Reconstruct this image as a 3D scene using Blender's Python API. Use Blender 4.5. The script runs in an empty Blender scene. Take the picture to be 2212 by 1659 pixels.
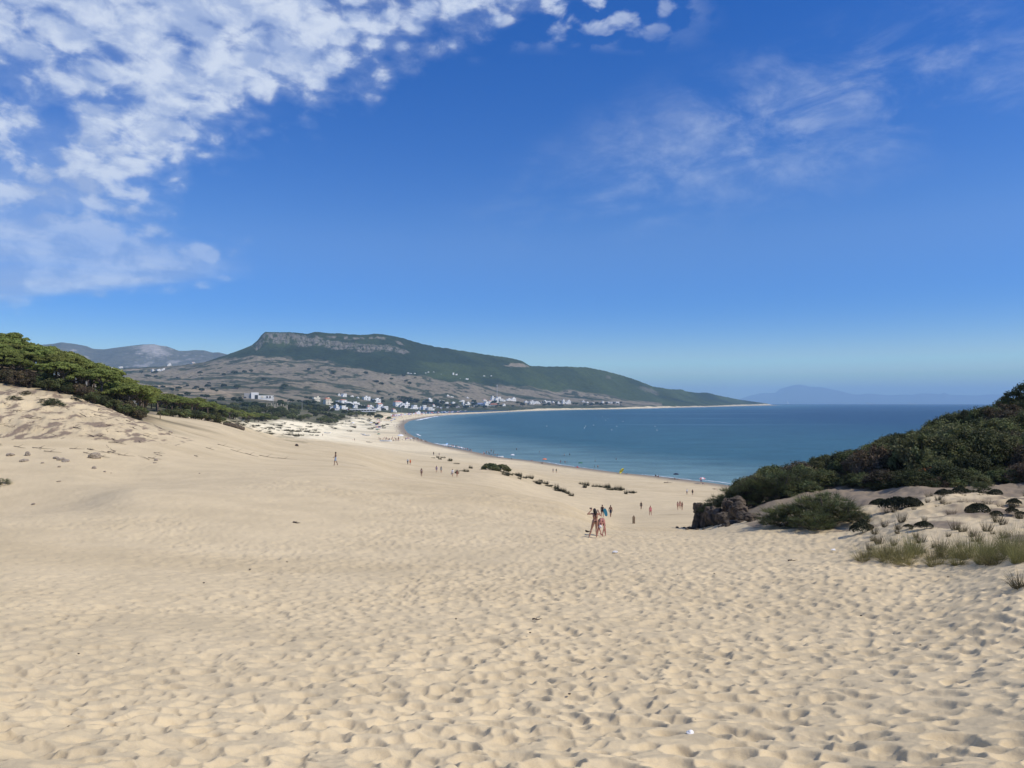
import bpy, bmesh, math, random
import numpy as np
from mathutils import Vector, Matrix, Quaternion

R = random.Random(11)
NR = np.random.default_rng(7)
SC = bpy.context.scene
COL = SC.collection

# ------------------------------------------------------------------ survey frame
# The camera stands 28 m above the sea on a dune and looks along +Y.
# Bearings are measured as u (1106 = straight ahead) and dips as v (868 = level), both for a focal length of 1598.
F, UC, VH, H = 1598.0, 1106.0, 868.0, 28.0

SUN_AZ, SUN_EL = math.radians(111), math.radians(47)
SUN = Vector((math.cos(SUN_EL)*math.sin(SUN_AZ), math.cos(SUN_EL)*math.cos(SUN_AZ), math.sin(SUN_EL)))

# ------------------------------------------------------------------ small maths
def sstep(a, b, x):
    t = np.clip((x-a)/(b-a), 0, 1)
    return t*t*(3-2*t)

def _hash(ix, iy, seed):
    h = (ix.astype(np.int64)*374761393 + iy.astype(np.int64)*668265263 + seed*974634777) & 0xFFFFFFFF
    h = ((h ^ (h >> 13))*1274126177) & 0xFFFFFFFF
    return ((h ^ (h >> 16)) & 0xFFFFFF)/float(0xFFFFFF)

def vnoise(x, y, seed=0):
    x = np.asarray(x, float); y = np.asarray(y, float)
    ix = np.floor(x); iy = np.floor(y)
    fx = x-ix; fy = y-iy
    fx = fx*fx*fx*(fx*(fx*6-15)+10); fy = fy*fy*fy*(fy*(fy*6-15)+10)
    a = _hash(ix, iy, seed); b = _hash(ix+1, iy, seed)
    c = _hash(ix, iy+1, seed); d = _hash(ix+1, iy+1, seed)
    return (a*(1-fx)+b*fx)*(1-fy)+(c*(1-fx)+d*fx)*fy

def fbm(x, y, octv=4, seed=0, gain=0.5):
    s = 0; amp = 1; tot = 0
    ca, sa = math.cos(.6), math.sin(.6)
    for k in range(octv):
        s = s+amp*vnoise(x, y, seed+k*17); tot += amp
        x, y = (ca*x-sa*y)*2.03+7.1, (sa*x+ca*y)*2.03-3.3
        amp *= gain
    return s/tot

def pchip(xs, Y, xq):
    xs = np.asarray(xs, float); Y = np.asarray(Y, float)
    one = Y.ndim == 1
    if one: Y = Y[:, None]
    h = np.diff(xs)[:, None]; dl = np.diff(Y, axis=0)/h
    m = np.zeros_like(Y)
    m[0] = dl[0]; m[-1] = dl[-1]
    if len(xs) > 2:
        w1 = 2*h[1:]+h[:-1]; w2 = h[1:]+2*h[:-1]
        ok = dl[:-1]*dl[1:] > 0
        with np.errstate(divide='ignore', invalid='ignore'):
            mm = (w1+w2)/(w1/dl[:-1]+w2/dl[1:])
        m[1:-1] = np.where(ok, mm, 0)
    i = np.clip(np.searchsorted(xs, xq)-1, 0, len(xs)-2)
    hh = h[i, 0]; t = np.clip((xq-xs[i])/hh, 0, 1)[:, None]; hh = hh[:, None]
    r = ((1+2*t)*(1-t)**2)*Y[i]+t*(1-t)**2*hh*m[i]+t*t*(3-2*t)*Y[i+1]+t*t*(t-1)*hh*m[i+1]
    return r[:, 0] if one else r

# ------------------------------------------------------------------ terrain surveys
U1 = [-500, 0, 150, 300, 450, 600, 750, 900, 1050, 1200, 1350, 1500, 1650, 1800, 2000, 2212, 2700]
DROP = {
 2.2: [2.0]*17,
 5:   [2.85]*13+[2.85, 2.8, 2.75, 2.6],
 7.5: [3.6, 3.65]+[3.7]*11+[3.68, 3.6, 3.5, 3.2],
 10:  [4.2, 4.25, 4.3, 4.3]+[4.35]*9+[4.3, 4.2, 4.0, 3.5],
 15:  [5.0, 5.1, 5.15, 5.2]+[5.25]*9+[5.2, 5.0, 4.65, 3.9],
 20:  [5.5, 5.6, 5.7, 5.8, 5.9]+[5.95]*7+[5.95, 5.85, 5.6, 4.85, 3.8],
}
ROWS = {
 28:  [1215, 1222, 1228, 1236, 1244, 1250, 1253, 1256, 1256, 1256, 1255, 1252, 1243, 1228, 1213, 1172, 1090],
 36:  [1140, 1160, 1168, 1176, 1186, 1193, 1198, 1201, 1202, 1203, 1203, 1203, 1196, 1188, 1137, 1118, 1040],
 44:  [1085, 1116, 1116, 1120, 1128, 1138, 1147, 1153, 1158, 1160, 1163, 1168, 1160, 1148, 1094, 1084, 1000],
 55:  [1040, 1113, 1098, 1058, 1068, 1082, 1095, 1105, 1115, 1128, 1148, 1153, 1122, 1096, 1062, 1056, 960],
 70:  [985, 1022, 1030, 1046, 1040, 1037, 1045, 1056, 1067, 1089, 1141, 1142, 1085, 1048, 1022, 1005, 900],
 85:  [920, 962, 967, 988, 1005, 1015, 1022, 1038, 1056, 1082, 1133, 1132, 1072, 1031, 988, 945, 860],
 105: [820, 872, 892, 928, 968, 998, 1003, 1036, 1060, 1088, 1121, 1120, 1085, 1030, 965, 900, 830],
 120: [770, 828, 852, 906, 950, 985, 1001, 1035, 1062, 1090, 1115, 1112, 1100, 1045, 975, 915, 850],
 150: [720, 776, 822, 890, 930, 972, 990, 1028, 1045, 1078, 1104, 1101, 1110, 1080, 1040, 990, 950],
 180: [730, 790, 836, 890, 915, 960, 980, 1018, 1026, 1062, 1080, 1083, 1105, 1110, 1100, 1090, 1080],
 215: [745, 802, 842, 885, 908, 950, 972, 1007, 1012, 1043, 1058, 1066, 1072, 1075, 1076, 1076, 1076],
 260: [760, 812, 846, 879, 902, 952, 966, 995, 1004, 1022, 1036, 1040, 1040, 1040, 1040, 1040, 1040],
 330: [780, 822, 852, 879, 898, 944, 959, 980, 993, 1003, 1003, 1003, 1003, 1003, 1003, 1003, 1003],
 430: [800, 835, 858, 880, 893, 931, 951, 967, 971, 971, 971, 971, 971, 971, 971, 971, 971],
 500: [815, 843, 862, 881, 890, 921, 945, 955, 957, 957, 957, 957, 957, 957, 957, 957, 957],
 600: [828, 850, 866, 882, 887, 908, 934, 941, 942, 942, 942, 942, 942, 942, 942, 942, 942],
 750: [840, 857, 868, 881, 885, 897, 922, 926, 927, 927, 927, 927, 927, 927, 927, 927, 927],
}
FAR = {  # bearing: [(distance, dip row) ...] up to the skyline
 -500: [(1000, 850), (1300, 848), (1700, 843), (2200, 836), (2800, 825), (3400, 805), (3700, 800)],
 200: [(1000, 870), (1300, 860), (1700, 845), (2200, 832), (2800, 815), (3400, 800), (3700, 797)],
 300: [(1000, 876), (1300, 858), (1700, 843), (2200, 828), (2800, 810), (3400, 797), (3700, 794)],
 400: [(1000, 880), (1300, 863), (1700, 848), (2200, 832), (2800, 808), (3400, 791), (3600, 788)],
 500: [(1000, 881), (1300, 866), (1700, 853), (2200, 834), (2800, 802), (3300, 772), (3600, 763)],
 570: [(1000, 883), (1300, 866), (1700, 852), (2200, 832), (2800, 798), (3350, 748), (3600, 716)],
 600: [(1000, 884), (1300, 866), (1700, 853), (2200, 833), (2800, 799), (3350, 748), (3600, 717)],
 700: [(1000, 890), (1300, 873), (1700, 858), (2200, 838), (2800, 804), (3350, 760), (3600, 718)],
 800: [(1000, 905), (1300, 886), (1700, 868), (2200, 846), (2800, 811), (3350, 766), (3650, 721)],
 870: [(1000, 911), (1300, 897), (1700, 878), (2200, 856), (2800, 820), (3400, 774), (3700, 730)],
 950: [(1000, 913), (1400, 898), (1900, 885), (2300, 868), (2900, 828), (3500, 780), (3800, 751)],
 1050: [(1500, 898), (1900, 891), (2200, 885), (2600, 869), (3100, 840), (3600, 795), (3900, 765)],
 1100: [(2100, 889), (2300, 885), (2600, 874), (2900, 862), (3300, 840), (3700, 800), (4000, 772)],
 1200: [(2500, 885.6), (2650, 882), (2900, 875), (3200, 866), (3600, 845), (3900, 812), (4100, 791)],
 1300: [(2800, 884), (2950, 880), (3200, 873), (3500, 866), (3800, 850), (4100, 820), (4300, 799)],
 1400: [(3200, 882), (3400, 878), (3600, 874), (3900, 868), (4200, 857), (4400, 845), (4600, 830)],
 1500: [(4100, 878.6), (4200, 877), (4400, 873), (4600, 868), (4800, 863), (5000, 856), (5200, 847)],
 1600: [(5000, 876.6), (5300, 875), (5500, 873.5), (5700, 872), (5900, 869), (6100, 866), (6300, 863.5)],
 1660: [(6000, 875.2), (6150, 874.8), (6300, 874), (6400, 873), (6500, 872), (6600, 871), (6700, 870.5)],
 1760: [(6000, 877), (6150, 877), (6300, 877), (6400, 877), (6500, 877), (6600, 877), (6700, 877)],
}
SKYLINE = [(-500, 800), (200, 797), (300, 794), (380, 790), (440, 783), (494, 765), (521, 755), (545, 745), (557, 734), (563, 725), (573, 716.5),
 (600, 717.5), (633, 717.5), (662, 721), (678, 716.5), (712, 718.5), (762, 721.5), (791, 722.5), (811, 720), (841, 723.5), (871, 730.4), (933, 747),
 (1000, 757), (1050, 765), (1097, 772), (1127, 779), (1145, 790), (1180, 791), (1216, 791), (1267, 792.7), (1306, 800), (1350, 812), (1380, 822), (1410, 834),
 (1448, 840), (1474, 840), (1481, 845), (1508, 847.8), (1523, 846.3), (1559, 855), (1603, 864), (1648, 870), (1700, 876), (1760, 877)]
# shoreline, from the near right to the far cape (bearing, distance)
SHORE = [(2900, 120), (2212, 160), (2000, 180), (1800, 205), (1650, 235), (1536, 256), (1415, 279), (1336, 293), (1207, 329), (1175, 344), (1076, 376), (1032, 409),
 (973, 457), (937, 497), (897, 585), (880, 670), (873, 771), (872, 913), (882, 1080), (897, 1180), (927, 1377), (957, 1543), (1046, 1841), (1124, 2204),
 (1224, 2586), (1344, 2905), (1440, 3500), (1543, 4387), (1610, 5400), (1672, 6600), (1650, 7200), (1600, 8200), (1560, 12000)]

UG = np.linspace(-500, 2700, 801)
LN1 = np.linspace(math.log(2.2), math.log(1000), 520)
LN2 = np.linspace(math.log(1000), math.log(9500), 460)

def _far_grid():
    us = sorted(FAR)
    D = np.array([[p[0] for p in FAR[k]] for k in us], float); V = np.array([[p[1] for p in FAR[k]] for k in us], float)
    uq = np.clip(UG, us[0], us[-1])
    Dq = np.stack([np.interp(uq, us, D[:, k]) for k in range(7)], 1)
    Vq = np.stack([np.interp(uq, us, V[:, k]) for k in range(7)], 1)
    sky = np.interp(uq, [p[0] for p in SKYLINE], [p[1] for p in SKYLINE])
    Vq[:, 6] = sky
    Vq[:, 5] = np.maximum(Vq[:, 5], sky+1.0)
    T = np.zeros((len(LN2), len(UG)))
    d = np.exp(LN2)
    for i in range(len(UG)):
        zz = H-(Vq[i]-VH)/F*Dq[i]
        k = np.log(Dq[i])
        v = pchip(k, Vq[i], LN2)
        z = H-(v-VH)/F*d
        beyond = d > Dq[i, -1]
        z = np.where(beyond, np.maximum(zz[-1]-(d-Dq[i, -1])*0.22, -3), z)
        near = d < Dq[i, 0]
        z = np.where(near, np.maximum(zz[0], .5), z)
        T[:, i] = (H-z)/d
    return T
TFAR = _far_grid()

def _near_grid():
    ds = sorted(list(DROP)+list(ROWS))
    tab = []
    for d in ds:
        tab.append([x/d for x in DROP[d]] if d in DROP else [(v-VH)/F for v in ROWS[d]])
    tab.append(list(np.interp(U1, UG, TFAR[0])))
    ds.append(1000)
    tab = np.array(tab)
    A = pchip(np.log(ds), tab, LN1)
    return pchip(np.array(U1, float), A.T, UG).T
TNEAR = _near_grid()

def _bil(T, ln, L, u):
    fi = np.clip((L-ln[0])/(ln[1]-ln[0]), 0, len(ln)-1.001); fj = np.clip((u-UG[0])/(UG[1]-UG[0]), 0, len(UG)-1.001)
    i = fi.astype(int); j = fj.astype(int); a = fi-i; b = fj-j
    return (T[i, j]*(1-b)+T[i, j+1]*b)*(1-a)+(T[i+1, j]*(1-b)+T[i+1, j+1]*b)*a

def xy(u, d):
    return (u-UC)/F*d, d

SH = np.array([xy(u, d) for u, d in SHORE])
SEA_POLY = np.array(list(map(tuple, SH))+[(20000, 60000), (300000, 60000), (300000, 60), (400, 60)])

def in_poly(x, y, P):
    c = np.zeros(np.shape(x), bool)
    n = len(P)
    for i in range(n):
        x1, y1 = P[i]; x2, y2 = P[(i+1) % n]
        if y1 == y2: continue
        c ^= ((y1 > y) != (y2 > y)) & (x < (x2-x1)*(y-y1)/(y2-y1)+x1)
    return c

def line_dist(x, y, P, closed=False):
    best = np.full(np.shape(x), 1e12)
    n = len(P)
    for i in range(n if closed else n-1):
        x1, y1 = P[i]; x2, y2 = P[(i+1) % n]
        dx, dy = x2-x1, y2-y1
        t = np.clip(((x-x1)*dx+(y-y1)*dy)/(dx*dx+dy*dy), 0, 1)
        best = np.minimum(best, (x-x1-t*dx)**2+(y-y1-t*dy)**2)
    return np.sqrt(best)

def shore_sd(x, y):
    d = line_dist(x, y, SH)
    return np.where(in_poly(x, y, SEA_POLY), -d, d)

LAGOON = [xy(u, d) for u, d in [(902, 1680), (930, 1730), (960, 1800), (1000, 1910), (1040, 2030), (1090, 2230), (1100, 2330), (1060, 2350), (1000, 2240), (950, 2110), (905, 1960)]]

def bearing(x, y):
    return x/np.maximum(y, .1)*F+UC

def ground(x, y, shore=True):
    """height of the land at world x, y"""
    x = np.asarray(x, float); y = np.asarray(y, float)
    u = np.clip(bearing(x, y), -500, 2700); L = np.log(np.maximum(y, 2.2))
    t = np.where(L < LN1[-1], _bil(TNEAR, LN1, L, u), _bil(TFAR, LN2, L, u))
    z = H-t*y
    if shore:
        z = np.maximum(z, .25)
        sd = shore_sd(x, y)
        w = sstep(0, 70, sd)
        z = np.where(sd > 0, (1-w)*np.minimum(.03*sd, z)+w*z, -np.minimum(.05*-sd, 6)-.02)
        lag = in_poly(x, y, LAGOON); ld = np.where(lag, 0, line_dist(x, y, LAGOON, True))
        lw = sstep(0, 480, ld); z = np.where(sd > 0, z*lw+np.minimum(z, .1+.02*ld)*(1-lw), z)
    return z

def gz(x, y):
    return float(ground(np.array([x]), np.array([y]))[0])

_dl = np.exp(np.linspace(math.log(5), math.log(9000), 2600))
def spot(u, v, dmin=10, dmax=9000):
    """where a sight line (u, v) meets the land between two distances"""
    m = _dl[(_dl >= dmin) & (_dl <= dmax)]
    x = (u-UC)/F*m
    z = ground(x, m)
    row = VH+(H-z)/m*F
    k = np.where(row <= v)[0]
    k = k[0] if len(k) else int(np.argmin(abs(row-v)))
    d = m[k]
    return Vector(((u-UC)/F*d, d, float(z[k])))

# ------------------------------------------------------------------ object helpers
def tag(o, label=None, cat=None, group=None, kind=None):
    if label: o['label'] = label
    if cat: o['category'] = cat
    if group: o['group'] = group
    if kind or cat: o['kind'] = kind or 'thing'
    return o

def mesh_np(name, V, faces, mats=(), cols=None, smooth=False, matidx=None):
    """mesh from numpy arrays; faces is an array (n, 3|4) or a list of such arrays"""
    me = bpy.data.meshes.new(name)
    V = np.asarray(V, np.float32).reshape(-1, 3)
    fs = faces if isinstance(faces, list) else [faces]
    fs = [np.asarray(f, np.int32) for f in fs if len(f)]
    me.vertices.add(len(V)); me.vertices.foreach_set('co', V.ravel())
    nl = sum(f.size for f in fs); nf = sum(len(f) for f in fs)
    me.loops.add(nl); me.loops.foreach_set('vertex_index', np.concatenate([f.ravel() for f in fs]))
    me.polygons.add(nf)
    tot = np.concatenate([np.full(len(f), f.shape[1], np.int32) for f in fs])
    st = np.concatenate([[0], np.cumsum(tot)[:-1]]).astype(np.int32)
    me.polygons.foreach_set('loop_start', st)
    if matidx is not None: me.polygons.foreach_set('material_index', np.asarray(matidx, np.int32))
    if smooth: me.polygons.foreach_set('use_smooth', np.ones(nf, bool))
    for m in (mats if isinstance(mats, (list, tuple)) else [mats]): me.materials.append(m)
    if cols is not None:
        a = me.color_attributes.new('tint', 'FLOAT_COLOR', 'POINT')
        c = np.ones((len(V), 4), np.float32); c[:, :3] = cols
        a.data.foreach_set('color', c.ravel())
    me.update(calc_edges=True)
    return me

def link(name, me, parent=None, loc=None, rz=None, scale=None):
    o = bpy.data.objects.new(name, me); COL.objects.link(o)
    if parent: o.parent = parent
    if loc is not None: o.location = loc
    if rz is not None: o.rotation_euler = (0, 0, rz)
    if scale is not None: o.scale = (scale,)*3 if isinstance(scale, (int, float)) else scale
    return o

def empty(name, loc=(0, 0, 0), rz=0.0):
    o = bpy.data.objects.new(name, None); COL.objects.link(o)
    o.location = loc; o.rotation_euler = (0, 0, rz); o.empty_display_size = .2
    return o

class MB:
    """collects boxes, tubes and caps into one mesh"""
    def __init__(s): s.v = []; s.f = []; s.m = []
    def add(s, vs, fs, mi=0):
        b = len(s.v); s.v += [tuple(p) for p in vs]
        s.f += [tuple(b+i for i in f) for f in fs]; s.m += [mi]*len(fs)
    def box(s, c, size, mi=0, rz=0.0, taper=1.0):
        x, y, z = size[0]/2, size[1]/2, size[2]/2
        ca, sa = math.cos(rz), math.sin(rz); vs = []
        for sz in (-1, 1):
            k = taper if sz > 0 else 1
            for sx, sy in ((-1, -1), (1, -1), (1, 1), (-1, 1)):
                px, py = sx*x*k, sy*y*k
                vs.append((c[0]+px*ca-py*sa, c[1]+px*sa+py*ca, c[2]+sz*z))
        s.add(vs, [(0, 3, 2, 1), (4, 5, 6, 7), (0, 1, 5, 4), (1, 2, 6, 5), (2, 3, 7, 6), (3, 0, 4, 7)], mi)
    def tube(s, pts, rads, n=6, mi=0):
        pts = [Vector(p) for p in pts]
        rings = []
        for i, p in enumerate(pts):
            t = (pts[min(i+1, len(pts)-1)]-pts[max(i-1, 0)]).normalized()
            a = t.cross(Vector((0, 0, 1)) if abs(t.z) < .9 else Vector((1, 0, 0))).normalized(); b = t.cross(a)
            rings.append([p+(a*math.cos(k*2*math.pi/n)+b*math.sin(k*2*math.pi/n))*rads[i] for k in range(n)])
        vs = [q for r in rings for q in r]; fs = []
        for i in range(len(rings)-1):
            for k in range(n):
                fs.append((i*n+k, i*n+(k+1) % n, (i+1)*n+(k+1) % n, (i+1)*n+k))
        fs.append(tuple(range(n))[::-1]); fs.append(tuple((len(rings)-1)*n+k for k in range(n)))
        s.add(vs, fs, mi)
    def mesh(s, name, mats, smooth=False):
        me = bpy.data.meshes.new(name); me.from_pydata(s.v, [], s.f)
        for m in (mats if isinstance(mats, (list, tuple)) else [mats]): me.materials.append(m)
        me.polygons.foreach_set('material_index', s.m)
        if smooth: me.polygons.foreach_set('use_smooth', [True]*len(s.f))
        me.update()
        return me

ORD = ['', 'second', 'third', 'fourth', 'fifth', 'sixth', 'seventh', 'eighth', 'ninth', 'tenth', 'eleventh', 'twelfth', 'thirteenth', 'fourteenth', 'fifteenth',
       'sixteenth', 'seventeenth', 'eighteenth', 'nineteenth', 'twentieth']
def rank_labels(objs, text):
    """labels a row of look-alikes by their order from the left: text holds {} for the rank"""
    objs = sorted(objs, key=lambda o: o.location.x/max(o.location.y, 1))
    n = len(objs)
    for i, o in enumerate(objs):
        if n == 1: r = 'lone'
        elif i == 0: r = 'leftmost'
        elif i == n-1: r = 'rightmost'
        elif i < (n+1)//2 and i < 20: r = ORD[i]+' from left'
        elif n-1-i < 20: r = ORD[n-1-i]+' from right'
        else: r = 'middle'
        o['label'] = text.format(r)
# ------------------------------------------------------------------ materials
def new_mat(name):
    m = bpy.data.materials.new(name); m.use_nodes = True
    nt = m.node_tree
    return m, nt, nt.nodes['Principled BSDF']

def N(nt, t, **kw):
    n = nt.nodes.new(t)
    for k, v in kw.items():
        if k.startswith('in_'):
            key = k[3:]
            n.inputs[int(key) if key.isdigit() else key.replace('_', ' ')].default_value = v
        else: setattr(n, k, v)
    return n

def math_n(nt, op, a, b=None, c=None, clamp=False):
    n = nt.nodes.new('ShaderNodeMath'); n.operation = op; n.use_clamp = clamp
    for i, s in enumerate((a, b, c)):
        if s is None: continue
        if isinstance(s, (int, float)): n.inputs[i].default_value = s
        else: nt.links.new(s, n.inputs[i])
    return n.outputs[0]

def mix_col(nt, fac, a, b, blend='MIX'):
    n = nt.nodes.new('ShaderNodeMix'); n.data_type = 'RGBA'; n.blend_type = blend
    for i, s in ((0, fac), (6, a), (7, b)):
        if isinstance(s, (int, float)): n.inputs[i].default_value = s
        elif isinstance(s, tuple): n.inputs[i].default_value = (*s, 1) if len(s) == 3 else s
        else: nt.links.new(s, n.inputs[i])
    return n.outputs[2]

def maprange(nt, v, a, b, c=0.0, d=1.0, smooth=True):
    n = nt.nodes.new('ShaderNodeMapRange'); n.clamp = True
    n.interpolation_type = 'SMOOTHSTEP' if smooth else 'LINEAR'
    nt.links.new(v, n.inputs[0])
    for i, s in enumerate((a, b, c, d)): n.inputs[1+i].default_value = s
    return n.outputs[0]

def plain(name, col, rough=.7, vary=.15, scale=6.0, bump=0.0, spec=.3):
    """a surface with slight uneven tone from noise"""
    m, nt, b = new_mat(name)
    tc = N(nt, 'ShaderNodeTexCoord'); nz = N(nt, 'ShaderNodeTexNoise', in_Scale=scale, in_Detail=4.0)
    nt.links.new(tc.outputs['Object'], nz.inputs['Vector'])
    lo = tuple(c*(1-vary) for c in col); hi = tuple(min(1, c*(1+vary)) for c in col)
    c = mix_col(nt, maprange(nt, nz.outputs[0], .3, .7), lo, hi)
    nt.links.new(c, b.inputs['Base Color'])
    b.inputs['Roughness'].default_value = rough; b.inputs['Specular IOR Level'].default_value = spec
    if bump:
        bp = N(nt, 'ShaderNodeBump', in_Strength=bump, in_Distance=.02)
        nt.links.new(nz.outputs[0], bp.inputs['Height']); nt.links.new(bp.outputs[0], b.inputs['Normal'])
    return m

def leafy(name, col, var=.35, trans=.25):
    """foliage: per-leaf tint from the mesh, per-plant tint from the object"""
    m, nt, b = new_mat(name)
    at = N(nt, 'ShaderNodeAttribute', attribute_name='tint')
    oi = N(nt, 'ShaderNodeObjectInfo')
    c = mix_col(nt, 1.0, col, at.outputs['Color'], 'MULTIPLY')
    k = maprange(nt, oi.outputs['Random'], 0, 1, 1-var, 1+var, smooth=False)
    hs = N(nt, 'ShaderNodeHueSaturation'); nt.links.new(k, hs.inputs['Value']); nt.links.new(c, hs.inputs['Color'])
    hue = maprange(nt, math_n(nt, 'FRACT', math_n(nt, 'MULTIPLY', oi.outputs['Random'], 7.31)), 0, 1, .485, .515, smooth=False)
    nt.links.new(hue, hs.inputs['Hue'])
    nt.links.new(hs.outputs[0], b.inputs['Base Color'])
    b.inputs['Roughness'].default_value = .75; b.inputs['Specular IOR Level'].default_value = .2
    tr = N(nt, 'ShaderNodeBsdfTranslucent'); nt.links.new(hs.outputs[0], tr.inputs['Color'])
    mx = N(nt, 'ShaderNodeMixShader'); mx.inputs[0].default_value = trans
    nt.links.new(b.outputs[0], mx.inputs[1]); nt.links.new(tr.outputs[0], mx.inputs[2])
    nt.links.new(mx.outputs[0], nt.nodes['Material Output'].inputs['Surface'])
    return m

def sand_mat():
    m, nt, b = new_mat('sand')
    at = N(nt, 'ShaderNodeAttribute', attribute_name='tint')
    tc = N(nt, 'ShaderNodeTexCoord')
    n1 = N(nt, 'ShaderNodeTexNoise', in_Scale=.35, in_Detail=5.0); nt.links.new(tc.outputs['Object'], n1.inputs['Vector'])
    n2 = N(nt, 'ShaderNodeTexNoise', in_Scale=160.0, in_Detail=3.0); nt.links.new(tc.outputs['Object'], n2.inputs['Vector'])
    n3 = N(nt, 'ShaderNodeTexNoise', in_Scale=7.0, in_Detail=6.0, in_Roughness=.6); nt.links.new(tc.outputs['Object'], n3.inputs['Vector'])
    k = maprange(nt, n1.outputs[0], .3, .7, .94, 1.05)
    k2 = maprange(nt, n2.outputs[0], .25, .75, .88, 1.1)
    kk = math_n(nt, 'MULTIPLY', k, k2)
    c = mix_col(nt, 1.0, at.outputs['Color'], kk, 'MULTIPLY')
    nt.links.new(c, b.inputs['Base Color'])
    b.inputs['Roughness'].default_value = .95; b.inputs['Specular IOR Level'].default_value = .1
    bp = N(nt, 'ShaderNodeBump', in_Strength=.55, in_Distance=.035)
    nt.links.new(n3.outputs[0], bp.inputs['Height'])
    bp2 = N(nt, 'ShaderNodeBump', in_Strength=.3, in_Distance=.004)
    nt.links.new(n2.outputs[0], bp2.inputs['Height']); nt.links.new(bp.outputs[0], bp2.inputs['Normal'])
    nt.links.new(bp2.outputs[0], b.inputs['Normal'])
    return m

def land_mat(name, bscale=.02, bdist=6.0, strength=.8):
    m, nt, b = new_mat(name)
    at = N(nt, 'ShaderNodeAttribute', attribute_name='tint')
    tc = N(nt, 'ShaderNodeTexCoord')
    n1 = N(nt, 'ShaderNodeTexNoise', in_Scale=bscale, in_Detail=8.0, in_Roughness=.65); nt.links.new(tc.outputs['Object'], n1.inputs['Vector'])
    n2 = N(nt, 'ShaderNodeTexNoise', in_Scale=bscale*4, in_Detail=4.0, in_Roughness=.7); nt.links.new(tc.outputs['Object'], n2.inputs['Vector'])
    k = maprange(nt, n2.outputs[0], .3, .7, .72, 1.25)
    c = mix_col(nt, 1.0, at.outputs['Color'], k, 'MULTIPLY')
    nt.links.new(c, b.inputs['Base Color'])
    b.inputs['Roughness'].default_value = 1.0; b.inputs['Specular IOR Level'].default_value = .05
    bp = N(nt, 'ShaderNodeBump', in_Strength=strength, in_Distance=bdist)
    nt.links.new(n1.outputs[0], bp.inputs['Height']); nt.links.new(bp.outputs[0], b.inputs['Normal'])
    return m

def sea_mat(name='sea_water', attr=True, col=(.01, .05, .09)):
    m, nt, b = new_mat(name)
    if attr:
        at = N(nt, 'ShaderNodeAttribute', attribute_name='tint')
        base = at.outputs['Color']
    tc = N(nt, 'ShaderNodeTexCoord')
    mp = N(nt, 'ShaderNodeMapping'); mp.inputs['Scale'].default_value = (.0016, .0075, 1); mp.inputs['Rotation'].default_value = (0, 0, .12)
    nt.links.new(tc.outputs['Object'], mp.inputs['Vector'])
    st = N(nt, 'ShaderNodeTexNoise', in_Scale=1.0, in_Detail=5.0, in_Roughness=.6, in_Distortion=.4); nt.links.new(mp.outputs[0], st.inputs['Vector'])
    slick = maprange(nt, st.outputs[0], .56, .70)
    n1 = N(nt, 'ShaderNodeTexNoise', in_Scale=.45, in_Detail=7.0, in_Roughness=.6)
    mp2 = N(nt, 'ShaderNodeMapping'); mp2.inputs['Scale'].default_value = (.6, 1.3, 1); mp2.inputs['Rotation'].default_value = (0, 0, .3)
    nt.links.new(tc.outputs['Object'], mp2.inputs['Vector']); nt.links.new(mp2.outputs[0], n1.inputs['Vector'])
    n2 = N(nt, 'ShaderNodeTexNoise', in_Scale=.05, in_Detail=6.0, in_Roughness=.65); nt.links.new(mp2.outputs[0], n2.inputs['Vector'])
    k = maprange(nt, n2.outputs[0], .3, .7, .76, 1.24)
    c = mix_col(nt, 1.0, base if attr else col, k, 'MULTIPLY')
    nt.links.new(c, b.inputs['Base Color'])
    b.inputs['Roughness'].default_value = .28
    b.inputs['IOR'].default_value = 1.33
    nt.links.new(maprange(nt, slick, 0, 1, .09, .36), b.inputs['Specular IOR Level'])
    bp = N(nt, 'ShaderNodeBump', in_Strength=.8, in_Distance=.9)
    nt.links.new(n1.outputs[0], bp.inputs['Height']); nt.links.new(bp.outputs[0], b.inputs['Normal'])
    return m

M = {}
M['sand'] = sand_mat()
M['land'] = land_mat('scrub_land', .02, 10.0, .75)
M['rockland'] = land_mat('hazy_ridge_land', .004, 60.0, .9)
M['sea'] = sea_mat()
M['lagoon'] = sea_mat('lagoon_water', False, (.018, .05, .085))
M['foam'] = plain('sea_foam', (.85, .87, .88), .9, .08, .8)
M['pine'] = leafy('pine_needles', (.215, .245, .065), .2, .42)
M['bush'] = leafy('bush_leaves', (.108, .122, .050), .6)
M['broom'] = leafy('broom_stems', (.10, .118, .05), .3)
M['marram'] = leafy('dune_grass_blades', (.235, .215, .085), .3)
M['drygrass'] = leafy('dry_grass_blades', (.10, .085, .045), .3)
M['dunegrass'] = leafy('dark_dune_grass', (.062, .058, .030), .35)
M['brownbush'] = leafy('dry_brown_leaves', (.112, .092, .058), .35)
M['mat'] = leafy('dark_mat_leaves', (.03, .035, .016), .25)
M['rust'] = leafy('rusty_dead_leaves', (.20, .085, .03), .15)
M['fartree'] = leafy('distant_tree_leaves', (.034, .048, .022), .35, .1)
M['bark'] = plain('grey_bark', (.13, .10, .08), .9, .3, 8, .5)
M['deadwood'] = plain('dead_wood', (.10, .075, .06), .9, .3, 20, .4)
M['rock'] = plain('brown_sandstone', (.092, .072, .050), .95, .5, 2.2, 1.0)
M['stone'] = plain('loose_stone', (.30, .25, .19), .9, .25, 6, .6)
M['white_wall'] = plain('whitewashed_wall', (.80, .79, .75), .8, .05, .6)
M['cream_wall'] = plain('cream_wall', (.72, .66, .52), .8, .06, .6)
M['grey_wall'] = plain('grey_concrete', (.36, .35, .33), .85, .07, .5)
M['tile'] = plain('terracotta_tiles', (.42, .16, .09), .85, .2, 3)
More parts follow.
